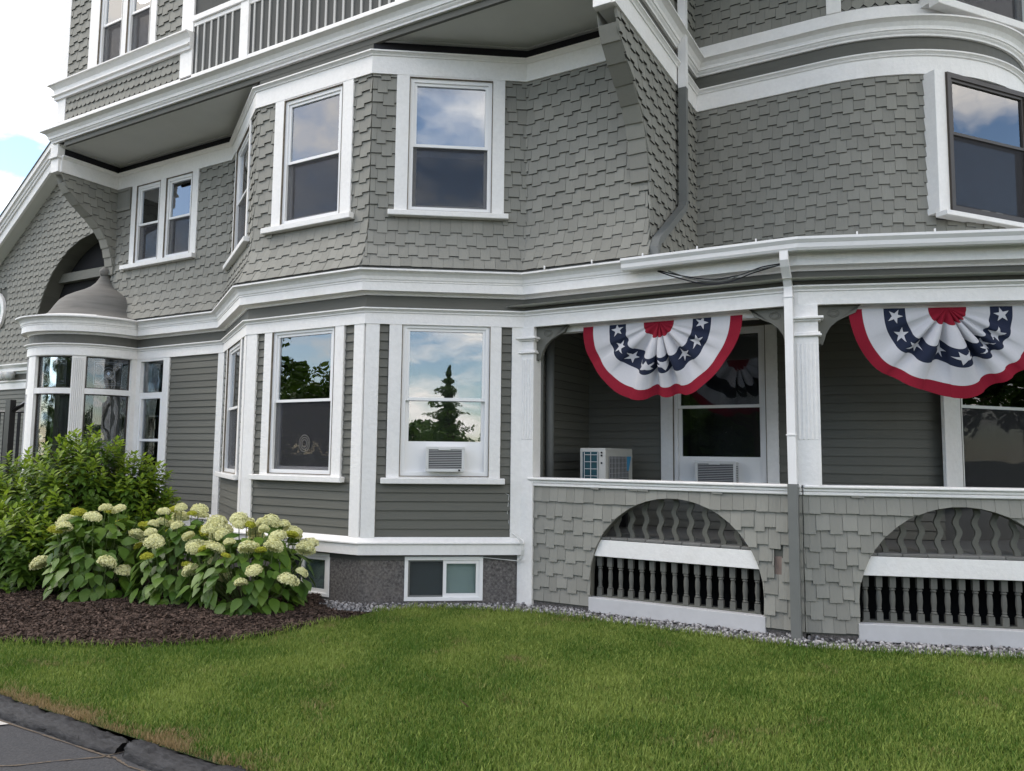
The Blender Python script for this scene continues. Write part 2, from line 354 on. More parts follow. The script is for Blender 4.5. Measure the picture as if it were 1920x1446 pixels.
window(W1, (0.38, 1.76), (0.49, 1.645), 1.54, 3.37, 2.465, (0.124, 1.9), (1.463, 1.53), head=3.385)
# upper bay windows
window(W2, (0.36, 1.72), (0.535, 1.544), 4.77, 6.44, 5.6, (0.236, 1.77), (4.68, 4.755), head=6.475)
window(W3, (0.29, 1.622), (0.452, 1.463), 4.77, 6.44, 5.6, (0.22, 1.674), (4.69, 4.755), head=6.475, upper='blind')
window(W1, (0.392, 1.72), (0.5, 1.62), 4.77, 6.42, 5.59, (-0.03, 1.9), (4.68, 4.75), head=6.475)
# paired windows of the left wall
for f0, f1, c0, c1, cur in ((0.66, 1.30, 0.52, 1.395, ('lace', 0.45, 1.0, 0.0)), (1.46, 2.13, 1.395, 2.283, ('lace', 0.4, 1.0, 0.05))):
    window(WC, (c0, c1), (f0, f1), 5.065, 6.44, 5.75, (0.36, 2.28) if c0 < 1 else None, (4.975, 5.05) if c0 < 1 else (5.05, 5.052), head=6.475, low_in=cur)
# porch windows
wp = window(WB, (1.07, 2.578), (1.245, 2.43), 1.47, 3.5, 2.49, None, (1.40, 1.402), head=3.5, lower='none', ac=(1.40, 1.80), glass='porchglass')
k = MB(); wbox(k, WB, 1.295, 2.38, 1.49, 1.8, -0.05, -0.035); part(k, 'filler_panel', 'vinyl', wp)
az = rad(52); tw = Vector((math.cos(az), math.sin(az))); nw = Vector((math.sin(az), -math.cos(az))); cc = Vector(TC)+nw*(TR*math.cos(rad(17))+0.05)
def towerflat(half, off=0.0):
    q = cc+nw*off; return Flat(tuple(q-tw*half), tuple(q+tw*half))
WTa = towerflat(0.95); WTb = towerflat(0.95); WTc = towerflat(0.95, 0.05)
window(WTa, (0.0, 1.9), (0.27, 1.63), 1.40, 3.5, 2.46, None, (1.3, 1.302), head=3.5, frame='vinyl', proud=0.0, glass='porchglass')
window(WTb, (0.06, 1.84), (0.24, 1.66), 4.76, 6.455, 5.72, (0.04, 1.86), (4.66, 4.72), head=6.462, frame='brown', proud=0.05, upper=None, low_in=('lace', 0.05, 0.45, -0.1), fw=0.06, d0=-.17)
window(WTc, (0.05, 1.85), (0.2, 1.7), 7.32, 9.2, 8.2, (0.0, 1.9), (7.2, 7.3), head=9.25, frame='vinyl', proud=0.03, upper='sheer', glass='glass', d0=-.2)
# third floor pair
for f0, f1, c0, c1 in ((1.10, 1.70, 0.83, 1.76), (1.84, 2.42, 1.76, 2.57)):
    window(WO, (c0, c1), (f0, f1), 7.99, 9.6, 8.70, (0.83, 2.57) if c0 < 1 else None, (7.955, 7.985) if c0 < 1 else (7.985, 7.987), head=9.6, low_in=('lace', 0.45, 1.0, -0.15), frame='vinyl')

# backing sheets
mb = MB()
sheet(mb, WC, 0, WC.L, 0.6, 4.05, [(0.98, 1.66, 0.9, 3.37)])
sheet(mb, WCu, 0, WCu.L, 4.0, 6.95, holes(WC)); sheet(mb, W1, 0, W1.L, 0.6, 4.05, holes(W1)); sheet(mb, W1u, 0, W1.L, 4.0, 6.95, holes(W1))
sheet(mb, W2, 0, W2.L, 0.6, 4.05, holes(W2)); sheet(mb, W2u, 0, W2.L, 4.0, 6.95, holes(W2)); sheet(mb, W3, 0, W3.L, 0.6, 4.05, holes(W3)); sheet(mb, W3u, 0, W3.L, 4.0, 6.95, holes(W3))
sheet(mb, WEu, 0, WE.L, 4.0, 6.9)
part(mb, 'wall', 'back')
for (W, y1, sgn) in ((WS, 1.83, 0), (WL, 0.0, 0)):
    mb = MB()
    zs = [3.95+0.1*i for i in range(0, 26)]+[6.47, 6.95]
    for z0, z1 in zip(zs, zs[1:]):
        if W is WL and z1 < 4.95: continue
        mb.add([W.P(curve_y(z0)+1.1, z0), W.P(y1+1.1, z0), W.P(y1+1.1, z1), W.P(curve_y(z1)+1.1, z1)], [(0, 1, 2, 3)])
    part(mb, 'wall', 'back')
mb = MB(); sheet(mb, WT, 0, WT.s_az(105), 3.6, 6.9, [(WT.s_az(36), WT.s_az(68), 4.7, 6.5)]); sheet(mb, WT, 0, WT.s_az(105), 7.0, 10.0, [(WT.s_az(36), WT.s_az(68), 7.3, 9.2)])
part(mb, 'wall', 'back')
mb = MB(); sheet(mb, WB, 0, WB.L, 0.9, 3.6, holes(WB)); sheet(mb, WK, 0, WK.L, 0.9, 3.6)
sheet(mb, Arc(TC, TR), 0, TR*rad(100), 0.9, 3.6, [(TR*rad(36), TR*rad(68), 1.4, 3.5)]); part(mb, 'wall', 'back')
mb = MB(); sheet(mb, WO, 0, 3.2, 7.0, 10.0, holes(WO)); mb.add([(-12.87, -1.1, 7), (-12.87, 3, 7), (-12.87, 3, 10), (-12.87, -1.1, 10)], [(0, 1, 2, 3)])
mb.add([(-9.67, -1.1, 7.1), (-9.67, 1.2, 7.1), (-9.67, 1.2, 10), (-9.67, -1.1, 10)], [(0, 1, 2, 3)])
mb.add([(-12.87, 0, 3.6), (-12.87, 2.4, 3.6), (-12.87, 2.4, 7), (-12.87, 0, 7)], [(0, 1, 2, 3)])
mb.add([(-9.67, 1.15, 7.1), (-2.9, 1.15, 7.1), (-2.9, 1.15, 10), (-9.67, 1.15, 10)], [(0, 1, 2, 3)])
mb.add([(-2.87, -1.0, 7.0), (-2.87, 1.83, 7.0), (-2.87, 1.83, 10), (-2.87, -1.0, 10)], [(0, 1, 2, 3)])
part(mb, 'wall', 'back')
mb = MB(); mb.box(-13.2, 3, -1.35, 6, 10.0, 10.2); mb.box(-13, 3, 5.8, 6, 0, 10); mb.box(-12.6, -2.95, -1.05, 1.2, 7.02, 7.1); mb.box(-9.6, -2.95, -1.3, 1.2, 9.1, 9.2)  # out-of-view roof slab, back wall and low balcony ceiling, added for shade
mb.add([(-12.86, -1.1, 6.905), (-2.9, -1.1, 6.905), (-2.9, 0.1, 6.905), (-12.86, 0.1, 6.905)], [(0, 1, 2, 3)])
part(mb, 'soffit', 'soffit')
mb = MB(); pr_ = [(-4.6, -0.2), (-1.3, -0.2), tuple(Vector(G7)+Vector((0.1, -0.17))), tuple(Vector(G8)+Vector((0.14, -0.14))), (3.5, 6.5), (-4.6, 1.9)]
mb.add([(x, y, 3.62) for x, y in pr_], [(0, 1, 2, 3, 4, 5)]); mb.add([(x, y, 3.97 if i < 4 else 4.3) for i, (x, y) in enumerate(pr_)], [(0, 1, 2, 3, 4, 5)])
part(mb, 'porch_ceiling', 'soffit')

# ------------------------------------------------------------------ shingles
def clip(poly, fn):
    o = []
    for i in range(len(poly)):
        p, q = poly[i], poly[(i+1) % len(poly)]; a, b = fn(p), fn(q)
        if a >= 0: o.append(p)
        if (a >= 0) != (b >= 0): t = a/(a-b); o.append((p[0]+(q[0]-p[0])*t, p[1]+(q[1]-p[1])*t))
    return o
SH = []                                           # (distance to camera, verts, faces, material)
def shingles(W, s0, s1, z0, z1, hole=(), ex=0.16, wd=0.125, st=0.037, clips=None, mt='shingle', style='stagger', thick=0.03, phase=0.0, jit=1.0, first=None, keep=None):
    nrow = int(math.ceil((z1-z0)/ex))+1
    for r in range(-1, nrow):
        zb = z0+r*ex; off = (phase+(0.5 if r % 2 else 0.0)+random.uniform(-0.08, 0.08))*wd
        s = s0-2*wd+off; c = 0
        while s < s1+wd:
            ww = wd*(1+random.uniform(-0.10, 0.10)*jit); g = 0.0012; c += 1
            if style == 'stagger': zz_ = zb-(st if c % 2 and not (first and zb > z1-0.24) else 0.0)+random.uniform(-0.004, 0.004)*jit
            else: zz_ = zb+random.uniform(-0.003, 0.003)
            zt = zb+ex+0.035
            a, b = s+g, s+ww-g; s += ww
            if style == 'scale':
                m = (a+b)/2; h = (b-a)/2; poly = [(m+h*math.cos(t), zz_+h*0.75+h*0.75*math.sin(t)) for t in np.linspace(PI, 2*PI, 7)]+[(b, zt), (a, zt)]
            elif style == 'diamond':
                m = (a+b)/2; poly = [(a, zz_+0.05), (m, zz_-0.02), (b, zz_+0.05), (b, zt), (a, zt)]
            else:
                sk = random.uniform(-0.004, 0.004)*jit; poly = [(a, zz_), (b, zz_+sk), (b, zt), (a, zt)]
            cs, cz = (a+b)/2, zz_+ex*0.5
            drop = False
            for h in hole:
                if h[2] < cz < h[3]:
                    if a < h[0] < b: poly = clip(poly, lambda p: h[0]+0.012-p[0])
                    elif a < h[1] < b: poly = clip(poly, lambda p: p[0]-h[1]+0.012)
                    elif h[0] < cs < h[1]: drop = True
            if drop or not poly: continue
            lo, hi = W.lim(max(cz, z0)); lo = max(lo, s0) if W.curved or not getattr(W, 'fl', 0) else lo+s0; hi = min(hi, s1) if W.curved or not getattr(W, 'fl', 0) else hi-(W.L-s1)
            poly = clip(poly, lambda p: p[0]-lo); poly = poly and clip(poly, lambda p: hi-p[0]); poly = poly and clip(poly, lambda p: p[1]-z0)
            poly = poly and clip(poly, lambda p: z1-p[1])
            if poly and clips:
                for fn in clips(cs, cz): poly = poly and clip(poly, fn)
            if not poly or len(poly) < 3: continue
            if max(p[0] for p in poly)-min(p[0] for p in poly) < 0.012 or max(p[1] for p in poly)-min(p[1] for p in poly) < 0.02: continue
            if keep and not keep(cs, cz): continue
            dd = random.uniform(0, 0.004)*jit; tk = thick+dd
            def dep(z): return max(0.008, tk-(z-zz_)/(ex+0.035)*(tk-0.009))
            fr = [W.P(p[0], p[1], dep(p[1])) for p in poly]; bk = [W.P(p[0], p[1], 0.001) for p in poly]
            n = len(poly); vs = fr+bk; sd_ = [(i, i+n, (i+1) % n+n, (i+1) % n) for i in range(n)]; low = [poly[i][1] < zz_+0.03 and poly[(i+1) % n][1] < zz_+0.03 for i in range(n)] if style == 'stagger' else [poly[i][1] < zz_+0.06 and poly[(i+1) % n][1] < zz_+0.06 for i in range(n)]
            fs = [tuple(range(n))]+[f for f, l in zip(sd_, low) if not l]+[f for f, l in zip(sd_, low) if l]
            ctr = sum(fr, Vector())/n
            SH.append(((ctr-CAM).length, vs, fs, mt, sum(low)))
def casing(W, cas, z0, z1): return (cas[0], cas[1], z0, z1)
shingles(WCu, 0.0, WC.L, 4.03, 6.47, [(0.52, 2.283, 5.0, 6.6), (0.0, 0.5, 6.05, 6.6)])
shingles(W1u, 0, W1.L, 4.03, 6.47, [(0.392, 1.72, 4.7, 6.6)], phase=.3)
shingles(W2u, 0, W2.L, 4.03, 6.47, [(0.36, 1.72, 4.7, 6.6)], phase=.15)
shingles(W3u, 0, W3.L, 4.03, 6.47, [(0.29, 1.622, 4.7, 6.6)], phase=.4)
shingles(WEu, 0, WE.L, 4.03, 6.47, phase=.2)
def bcl(cs, cz):
    a, b = curve_y(cz-0.09)+1.1, curve_y(cz+0.09)+1.1; k = (b-a)/0.18; m = curve_y(cz)+1.1
    return [lambda p: p[0]-(m+k*(p[1]-cz))]
shingles(WS, 0, WS.L, 4.0, 6.47, clips=bcl, thick=0.034)
shingles(WL, 0, WL.L, 4.95, 6.47, clips=bcl)
shingles(WT, 0, WT.s_az(80), 4.0, 6.47, [(WT.s_az(29), WT.s_az(75), 4.7, 6.6)])
shingles(WT, 0, 1.69, 7.36, 9.0, phase=.3)
shingles(WT, 1.86, WT.s_az(31), 7.36, 8.4, style='diamond', ex=0.15, wd=0.125)
shingles(WT, WT.s_az(68), WT.s_az(95), 7.2, 8.4, style='diamond', ex=0.15, wd=0.125)
shingles(Flat((-2.87, -1.0), (-2.87, 1.83)), 0, 2.83, 7.14, 9.0)
shingles(WO, 0.23, 0.83, 7.98, 9.7); shingles(WO, 2.57, 3.17, 7.98, 9.7, phase=.3)
shingles(WO, 0.25, 3.18, 7.30, 7.70, style='scale', ex=0.135, wd=0.125)
shingles(Flat((-9.67, 1.15), (-2.9, 1.15)), 0, 4.6, 7.1, 8.8, mt='shingle_shaded')
shingles(Flat((-9.66, -1.0), (-9.66, 1.15)), 0, 2.1, 7.1, 8.9, mt='shingle_shaded')
# parapets with round openings
ARCS = [(WP, 0.09, 3.15, 1.82, 'l'), (WPR, 0.0, 3.4, 1.444, 'r')]
AR, AZ = 0.944, 0.441
def arch_half(z): return AR if z <= AZ else math.sqrt(max(0.0, AR*AR-(z-AZ)**2))
def arch_clip(c):
    def f(cs, cz):
        if cz < AZ: return [(lambda p: c-AR-p[0]) if cs < c else (lambda p: p[0]-c-AR)]
        v = Vector((cs-c, cz-AZ)); r = v.length
        if r > AR+0.25: return []
        if r < 0.3: return [lambda p: -1.0]
        v.normalize(); return [lambda p: (p[0]-c)*v.x+(p[1]-AZ)*v.y-AR-0.004]
    return f
for W, s0, s1, c, side in ARCS:
    hl = [(2.86, 2.955, 0.66, 0.86)] if side == 'l' else []
    shingles(W, s0, s1, 0.16, 1.478, hl, clips=arch_clip(c), mt='shingle_old', wd=0.117, ex=0.163, thick=0.03, jit=1.5, first=1)
# gable on the far left
def rake_z(X): return 7.15+(X+20.93)*0.735
def gclip(cs, cz):
    X = cs-24.0; cx, cz0, rr = -17.35, 4.55, 2.42
    o = [lambda p: rake_z(p[0]-24.0)-p[1]]
    v = Vector((X-cx, cz-cz0)); r = v.length
    if cz > cz0-0.1 and r < rr+0.3:
        if r < 0.5: return [lambda p: -1.0]
        v.normalize(); o.append(lambda p: (p[0]-24.0-cx)*v.x+(p[1]-cz0)*v.y-rr)
    elif cz <= cz0 and abs(X-cx) < rr: return [lambda p: -1.0]
    return o
shingles(WG, 0.5, 8.4, 3.95, 9.2, [(1.6, 2.85, 4.85, 5.95)], clips=gclip, wd=0.125, thick=0.034)
SH.sort(key=lambda x: x[0])
NEAR = 300
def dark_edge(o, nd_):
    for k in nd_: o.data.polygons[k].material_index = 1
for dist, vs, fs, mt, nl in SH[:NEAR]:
    o = part(MB().add(vs, fs), 'shingle', [M[mt], M['butt_shade']]); dark_edge(o, range(len(fs)-nl, len(fs)))
for mt in ('shingle', 'shingle_old', 'shingle_shaded'):
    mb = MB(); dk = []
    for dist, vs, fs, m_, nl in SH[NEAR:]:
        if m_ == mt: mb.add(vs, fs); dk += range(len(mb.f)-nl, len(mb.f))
    if mb.v: dark_edge(part(mb, 'shingle_cladding', [M[mt], M['butt_shade']], kind='stuff'), dk)
# patch of bare wood on the parapet and the base of the parapets
mb = MB(); wbox(mb, WP, 2.875, 2.945, 0.68, 0.86, 0.0, 0.007); part(mb, 'bare_patch', 'rawwood')

# curved bracket faces, one course after another
for X0, X1 in ((-13.0, -12.8), (-3.07, -2.87)):
    zs = [4.93+0.155*i for i in range(10)]
    for z0, z1 in zip(zs, zs[1:]):
        z1 = min(z1, 6.47); y0, y1 = curve_y(z0)-0.024, curve_y(z1)-0.008; b0, b1 = curve_y(z0)+0.06, curve_y(z1)+0.06
        m = MB(); m.add([(X0, y0, z0), (X1+0.012, y0, z0+random.uniform(-.01, .01)), (X1+0.012, y1, z1), (X0, y1, z1), (X0, b0, z0), (X1+0.012, b0, z0), (X1+0.012, b1, z1), (X0, b1, z1)],
              [(0, 1, 2, 3), (4, 0, 3, 7), (1, 5, 6, 2), (0, 4, 5, 1)]); part(m, 'bracket_shingle', 'shingle')
    m = MB(); m.box(X0-0.005, X1+0.01, -1.10, -1.0, 6.47, 6.74); m.box(X0-0.02, X1+0.03, -1.14, -1.0, 6.70, 6.75); m.box(X0-0.005, X1+0.012, -1.12, -1.0, 6.76, 6.945); part(m, 'bracket_block', 'white', bevel=0.004)
zs = [4.9+0.1*i for i in range(17)]
for X0 in (-13.0, -3.07):
    mb = MB()
    for z0, z1 in zip(zs, zs[1:]): mb.add([(X0, curve_y(z0), z0), (X0, 0, z0), (X0, 0, z1), (X0, curve_y(z1), z1)], [(0, 1, 2, 3)])
    part(mb, 'bracket_cheek', 'soffit')

# ------------------------------------------------------------------ clapboards
def claps(W, s0, s1, z0, z1, gaps=(), ex=0.105, obj=True, mb=None, thick=0.024):
    z = z0
    while z < z1-0.02:
        zt = min(z+ex, z1); iv = [(s0, s1)]
        for (g0, g1, h0, h1) in gaps:
            if h0 < z+ex/2 < h1:
                nv = []
                for a, b in iv:
                    if g0 > a+0.02 and g0 < b: nv.append((a, g0))
                    if g1 < b-0.02 and g1 > a: nv.append((g1, b))
                    if g1 <= a or g0 >= b: nv.append((a, b))
                iv = nv
        for a, b in iv:
            m = MB() if obj else mb; n = max(1, int((b-a)/0.15)) if W.curved else 1; vs = []; dj = random.uniform(-0.003, 0.003)
            zj = z+random.uniform(-0.002, 0.002)
            for i in range(n+1):
                s = a+(b-a)*i/n; vs += [W.P(s, zj, 0.001), W.P(s, zj, thick+dj), W.P(s, zt+0.006, 0.007), W.P(s, zt+0.006, 0.001)]
            fs = [(0, 1, 2, 3), tuple(4*n+k for k in (3, 2, 1, 0))]
            for i in range(n): q = 4*i; fs += [(q, q+4, q+5, q+1), (q+1, q+5, q+6, q+2)]
            m.add(vs, fs)
            if obj: dark_edge(part(m, 'clapboard', [M['clap'], M['butt_shade']]), [2+2*i for i in range(n)])
        z += ex
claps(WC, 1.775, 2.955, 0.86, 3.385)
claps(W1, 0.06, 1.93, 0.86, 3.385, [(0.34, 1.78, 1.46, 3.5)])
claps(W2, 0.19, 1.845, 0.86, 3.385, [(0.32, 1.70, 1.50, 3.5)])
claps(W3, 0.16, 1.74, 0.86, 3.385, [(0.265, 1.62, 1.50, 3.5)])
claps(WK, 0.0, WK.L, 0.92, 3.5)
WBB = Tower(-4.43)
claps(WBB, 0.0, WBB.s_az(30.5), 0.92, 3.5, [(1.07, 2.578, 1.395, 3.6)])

# ------------------------------------------------------------------ bands, cornices, boards
def sw(name, m, path, prof, **k):
    mb = MB(); sweep(mb, path, prof); return part(mb, name, m, **k)
sw('frieze_board', 'white', LOW, [(0.0, 3.37), (0.05, 3.37), (0.05, 3.505), (0.0, 3.505)])
sw('frieze_moulding', 'white', LOW, [(0.0, 3.506), (0.062, 3.506), (0.062, 3.522), (0.085, 3.54), (0.10, 3.545), (0.10, 3.56), (0.0, 3.566)])
sw('grey_band', 'band', LOW, [(0.0, 3.56), (0.03, 3.56), (0.03, 3.73), (0.0, 3.73)])
sw('cornice', 'white', LOW, [(0.0, 3.715), (0.05, 3.715), (0.055, 3.735), (0.08, 3.75), (0.15, 3.752), (0.15, 3.855), (0.158, 3.858), (0.158, 3.872), (0.168, 3.885), (0.175, 3.92), (0.20, 3.955), (0.235, 3.972), (0.25, 3.975), (0.25, 3.995), (0.0, 4.06)])
UP = [(-12.8, -1.06), (-12.8, 0), G2, G3, G4, G5, (-3.0, 0)]
sw('frieze_board', 'white', UP, [(0.0, 6.465), (0.048, 6.465), (0.048, 6.69), (0.0, 6.69)])
sw('frieze_moulding', 'white', UP, [(0.0, 6.69), (0.06, 6.69), (0.065, 6.705), (0.085, 6.722), (0.10, 6.728), (0.10, 6.745), (0.0, 6.75)])
M['dark_strip'] = mat('near_black_strip', (0.018, 0.018, 0.022), 0.8)  # near-black strip between upper frieze and soffit
for pth in (UP[:4], UP[4:]):
    sw('under_soffit_strip', 'dark_strip', pth, [(-0.02, 6.74), (0.01, 6.74), (0.01, 6.9), (-0.02, 6.9)])
    e = Vector(pth[-1])-Vector(pth[-2]); b = Vector(pth[1])-Vector(pth[0]); mp_ = pth[:-1]+[tuple(Vector(pth[-1])-e.normalized()*.1)] if pth is not UP[4:] and len(pth) == 4 else [tuple(Vector(pth[0])+b.normalized()*.1)]+pth[1:]
    sw('soffit_moulding', 'soffit', mp_, [(0.0, 6.885), (0.05, 6.89), (0.05, 6.912), (0.0, 6.912)])
sw('grey_band', 'band', [(G3[0]+.005, G3[1]), (G4[0]-.005, G4[1])], [(0.0, 6.74), (0.008, 6.74), (0.008, 6.868), (0.0, 6.868)])
RT = [(-2.87, -1.1), (-2.87, 1.83)]+TARC
sw('frieze_board', 'white', RT, [(0.0, 6.465), (0.045, 6.465), (0.045, 6.69), (0.0, 6.69)])
sw('frieze_moulding', 'white', RT, [(0.0, 6.69), (0.06, 6.69), (0.065, 6.705), (0.085, 6.722), (0.10, 6.728), (0.10, 6.745), (0.0, 6.75)])
sw('grey_band', 'band', RT, [(0.0, 6.74), (0.02, 6.74), (0.02, 6.96), (0.0, 6.96)])
OV = [(-12.87, 2.3), (-12.87, -1.1)]+[(-2.87, -1.1), (-2.87, 1.83)]+TARC
sw('grey_band', 'band', [(-12.62, -1.1), (-2.9, -1.1)], [(-0.03, 6.862), (0.012, 6.862), (0.012, 6.955), (-0.03, 6.955)])
sw('cornice', 'white', OV, [(0.0, 6.944), (0.05, 6.944), (0.055, 6.965), (0.075, 6.985), (0.082, 7.0), (0.095, 7.005), (0.095, 7.02), (0.10, 7.045), (0.13, 7.09), (0.175, 7.11), (0.195, 7.115), (0.195, 7.135), (0.0, 7.17)])
sw('corner_board', 'white', [(-12.87, 2.0), (-12.87, -1.1), (-9.68, -1.1)], [(0.0, 7.165), (0.028, 7.165), (0.028, 7.30), (0.0, 7.30)])
sw('string_moulding', 'white', [(-12.87, 2.0), (-12.87, -1.1), (-9.44, -1.1)], [(0.0, 7.69), (0.06, 7.69), (0.065, 7.735), (0.10, 7.75), (0.10, 7.77), (0.065, 7.79), (0.07, 7.86), (0.12, 7.92), (0.15, 7.925), (0.15, 7.945), (0.0, 7.965)])
sw('skirt_board', 'white', TARC[:0]+[(-2.87, -0.9), (-2.87, 1.83)]+TARC, [(0.0, 7.165), (0.03, 7.165), (0.03, 7.36), (0.0, 7.36)])
sw('water_table', 'white', BAYARC+[(-12.0, 0), G2, G3, G4, G5], [(0.0, 0.668), (0.075, 0.668), (0.075, 0.785), (0.088, 0.79), (0.10, 0.797), (0.10, 0.812), (0.03, 0.868), (0.0, 0.868)])
sw('foundation', 'stone', BAYARC+[(-12.0, 0), G2, G3, (-7.38, -1.1)], [(-0.2, -0.1), (-0.01, -0.1), (-0.01, 0.69), (-0.2, 0.69)])
mb = MB(); wbox(mb, W2, 0.62, 1.53, -0.1, 0.132, -0.2, -0.01); wbox(mb, W2, 1.53, 2.006, -0.1, 0.69, -0.2, -0.01); wbox(mb, W2, 0.62, 1.53, 0.64, 0.69, -0.2, -0.01)
wbox(mb, W3, -0.006, 0.515, -0.1, 0.69, -0.2, -0.011); wbox(mb, W3, 0.515, 1.43, -0.1, 0.132, -0.2, -0.011); wbox(mb, W3, 1.43, 1.93, -0.1, 0.69, -0.2, -0.011); wbox(mb, W3, 0.515, 1.43, 0.64, 0.69, -0.2, -0.011)
part(mb, 'foundation', 'stone')
# basement windows
for W, a, b in ((W2, 0.62, 1.53), (W3, 0.515, 1.43)):
    f = MB(); wring(f, W, a, b, 0.132, 0.64, 0.042, -0.07, 0.004); wm = part(f, 'basement_window', 'vinyl', bevel=0.003)
    m_ = (a+b)/2
    g = MB(); wring(g, W, a+0.042, m_+0.015, 0.174, 0.598, 0.02, -0.05, -0.03); part(g, 'sash', 'metalgrey', wm)
    g = MB(); wring(g, W, m_-0.01, b-0.042, 0.174, 0.598, 0.04, -0.04, -0.012); part(g, 'sash', 'vinyl', wm)
    g = MB(); wbox(g, W, m_, b-0.07, 0.2, 0.57, -0.026, -0.024); part(g, 'pane', 'dullglass', wm)
    g = MB(); wbox(g, W, a+0.05, m_, 0.19, 0.585, -0.046, -0.044); part(g, 'pane', 'dullglass', wm)
    g = MB(); wbox(g, W, a+0.06, m_-0.005, 0.19, 0.585, -0.036, -0.034); part(g, 'insect_screen', 'screen', wm)
    g = MB(); wbox(g, W, a, b, 0.132, 0.64, -0.09, -0.08); part(g, 'panel', 'frost', wm)
# vertical corner boards of the ground floor
mb = MB(); CB = [(WC, 2.955, 3.09), (W1, 0.0, 0.06), (W1, 1.93, 2.092), (W2, 0.0, 0.19), (W2, 1.845, 2.0), (W3, 0.0, 0.16), (W3, 1.74, 1.89), (WC, 1.65, 1.775)]
for i, (W, a, b) in enumerate(CB): m = MB(); wbox(m, W, a, b, 0.86 if i < 7 else 0.6, 3.38, -0.02, 0.042); part(m, 'corner_board', 'white', bevel=0.004)
# corner boards of the top floor
for a, b in ((0.0, 0.23), (3.17, 3.44)):
    m = MB(); wbox(m, WO, a, b, 7.30, 7.70, 0.0, 0.03); wbox(m, WO, a, b, 7.96, 10, 0.0, 0.03); part(m, 'corner_board', 'white', bevel=0.004)
m = MB(); wbox(m, WO, 0.23, 3.17, 7.955, 7.99, 0.0, 0.028); part(m, 'corner_board', 'white')
m = MB(); m.box(-12.9, -12.868, -1.12, 1.5, 7.17, 10); part(m, 'corner_board', 'white')
m = MB(); wbox(m, WT, 1.69, 1.86, 7.36, 10, 0.0, 0.045); part(m, 'pilaster', 'white', bevel=0.004)
# square panel beside the paired windows
m = MB(); wbox(m, WC, 0.03, 0.47, 6.06, 6.465, 0.0, 0.035); wring(m, WC, 0.03, 0.47, 6.06, 6.465, 0.05, 0.035, 0.05); part(m, 'wall_panel', 'shingle')

# ------------------------------------------------------------------ the round bay
wr = MB()
for a, b in ((-110, -30), (-16, -0.6), (89.3, 97)):
    wbox(wr, RB, BR*rad(a), BR*rad(b), 0.86, 3.38, -0.03, 0.035)
for a, b in ((-30, -16), (-0.6, 38.4), (50, 89.3)):
    wbox(wr, RB, BR*rad(a), BR*rad(b), 2.745, 2.835, -0.05, 0.03); wbox(wr, RB, BR*rad(a), BR*rad(b), 3.36, 3.385, -0.05, 0.03); wbox(wr, RB, BR*rad(a), BR*rad(b), 0.6, 1.5, -0.05, 0.03)
wr = part(wr, 'round_bay', 'white')
fl = MB(); wbox(fl, RB, BR*rad(38.4), BR*rad(50), 0.86, 3.38, -0.03, 0.03)
for i in range(7): a = BR*rad(39.2+i*1.55); wbox(fl, RB, a, a+0.014, 0.95, 3.33, 0.029, 0.044)
part(fl, 'fluted_pilaster', 'white', wr)
for a, b, lead in ((-30, -16, 0), (-0.6, 38.4, 1), (50, 89.3, 1)):
    for z0, z1 in ((2.835, 3.36), (1.5, 2.745)):
        g = MB(); wbox(g, RB, BR*rad(a), BR*rad(b), z0, z1, -0.03, -0.026); part(g, 'pane', 'oldglass', wr, smooth=False)
        f = MB(); wring(f, RB, BR*rad(a), BR*rad(b), z0, z1, 0.018, -0.05, -0.015); part(f, 'sash', 'brown', wr)
    if lead:
        ld = MB(); sc_ = BR*rad((a+b)/2); zc_ = 3.1
        def lt(pts, r=0.005): ld.tube([RB.P(sc_+p[0], zc_+p[1], -0.045) for p in pts], r, 4)
        for rr in (0.05, 0.1): lt([(rr*math.cos(t), rr*math.sin(t)) for t in np.linspace(0, 2*PI, 17)])
        for sx in (-1, 1):
            for sy in (-1, 1):
                lt([(sx*(0.07+0.13*t), sy*(0.07+0.09*t+0.03*math.sin(t*PI))) for t in np.linspace(0, 1, 6)]); lt([(sx*0.2, sy*0.16), (sx*0.15, sy*0.13), (sx*0.2, sy*0.1)])
        lt([(-.22, -.19), (.22, -.19), (.22, .19), (-.22, .19), (-.22, -.19)], 0.007); lt([(-.19, -.165), (.19, -.165), (.19, .165), (-.19, .165), (-.19, -.165)])
        part(ld, 'leaded_ornament', 'leading', wr)
        ld = MB(); ld.prism([RB.P(sc_+x, zc_+z, -0.04) for x, z in ((-.03, 0), (0, -.035), (.03, 0), (0, .035))], [RB.P(sc_+x, zc_+z, -0.05) for x, z in ((-.03, 0), (0, -.035), (.03, 0), (0, .035))]); part(ld, 'glass_gem', 'leadgem', wr)
        for c0, c1 in ((0.06, 0.36), (0.62, 0.95)):
            cu = MB(); vs = []; n = 30
            for i in range(n+1):
                t = i/n; s = BR*rad(a+(b-a)*(c0+(c1-c0)*t)); d = -0.12+0.02*math.sin(i*1.3)
                pin = 0.25*(1-t if c0 < .5 else t)
                vs += [RB.P(s, 1.4, d), RB.P(s, 2.72, d)]
            cu.add(vs, [(2*i, 2*i+2, 2*i+3, 2*i+1) for i in range(n)]); part(cu, 'curtain', 'drape', wr)
rr = MB(); rr.lathe([(0.45, 0.6), (0.45, 3.5)], *BC, 24, rad(-120), rad(120)); part(rr, 'room_recess', 'room', wr)
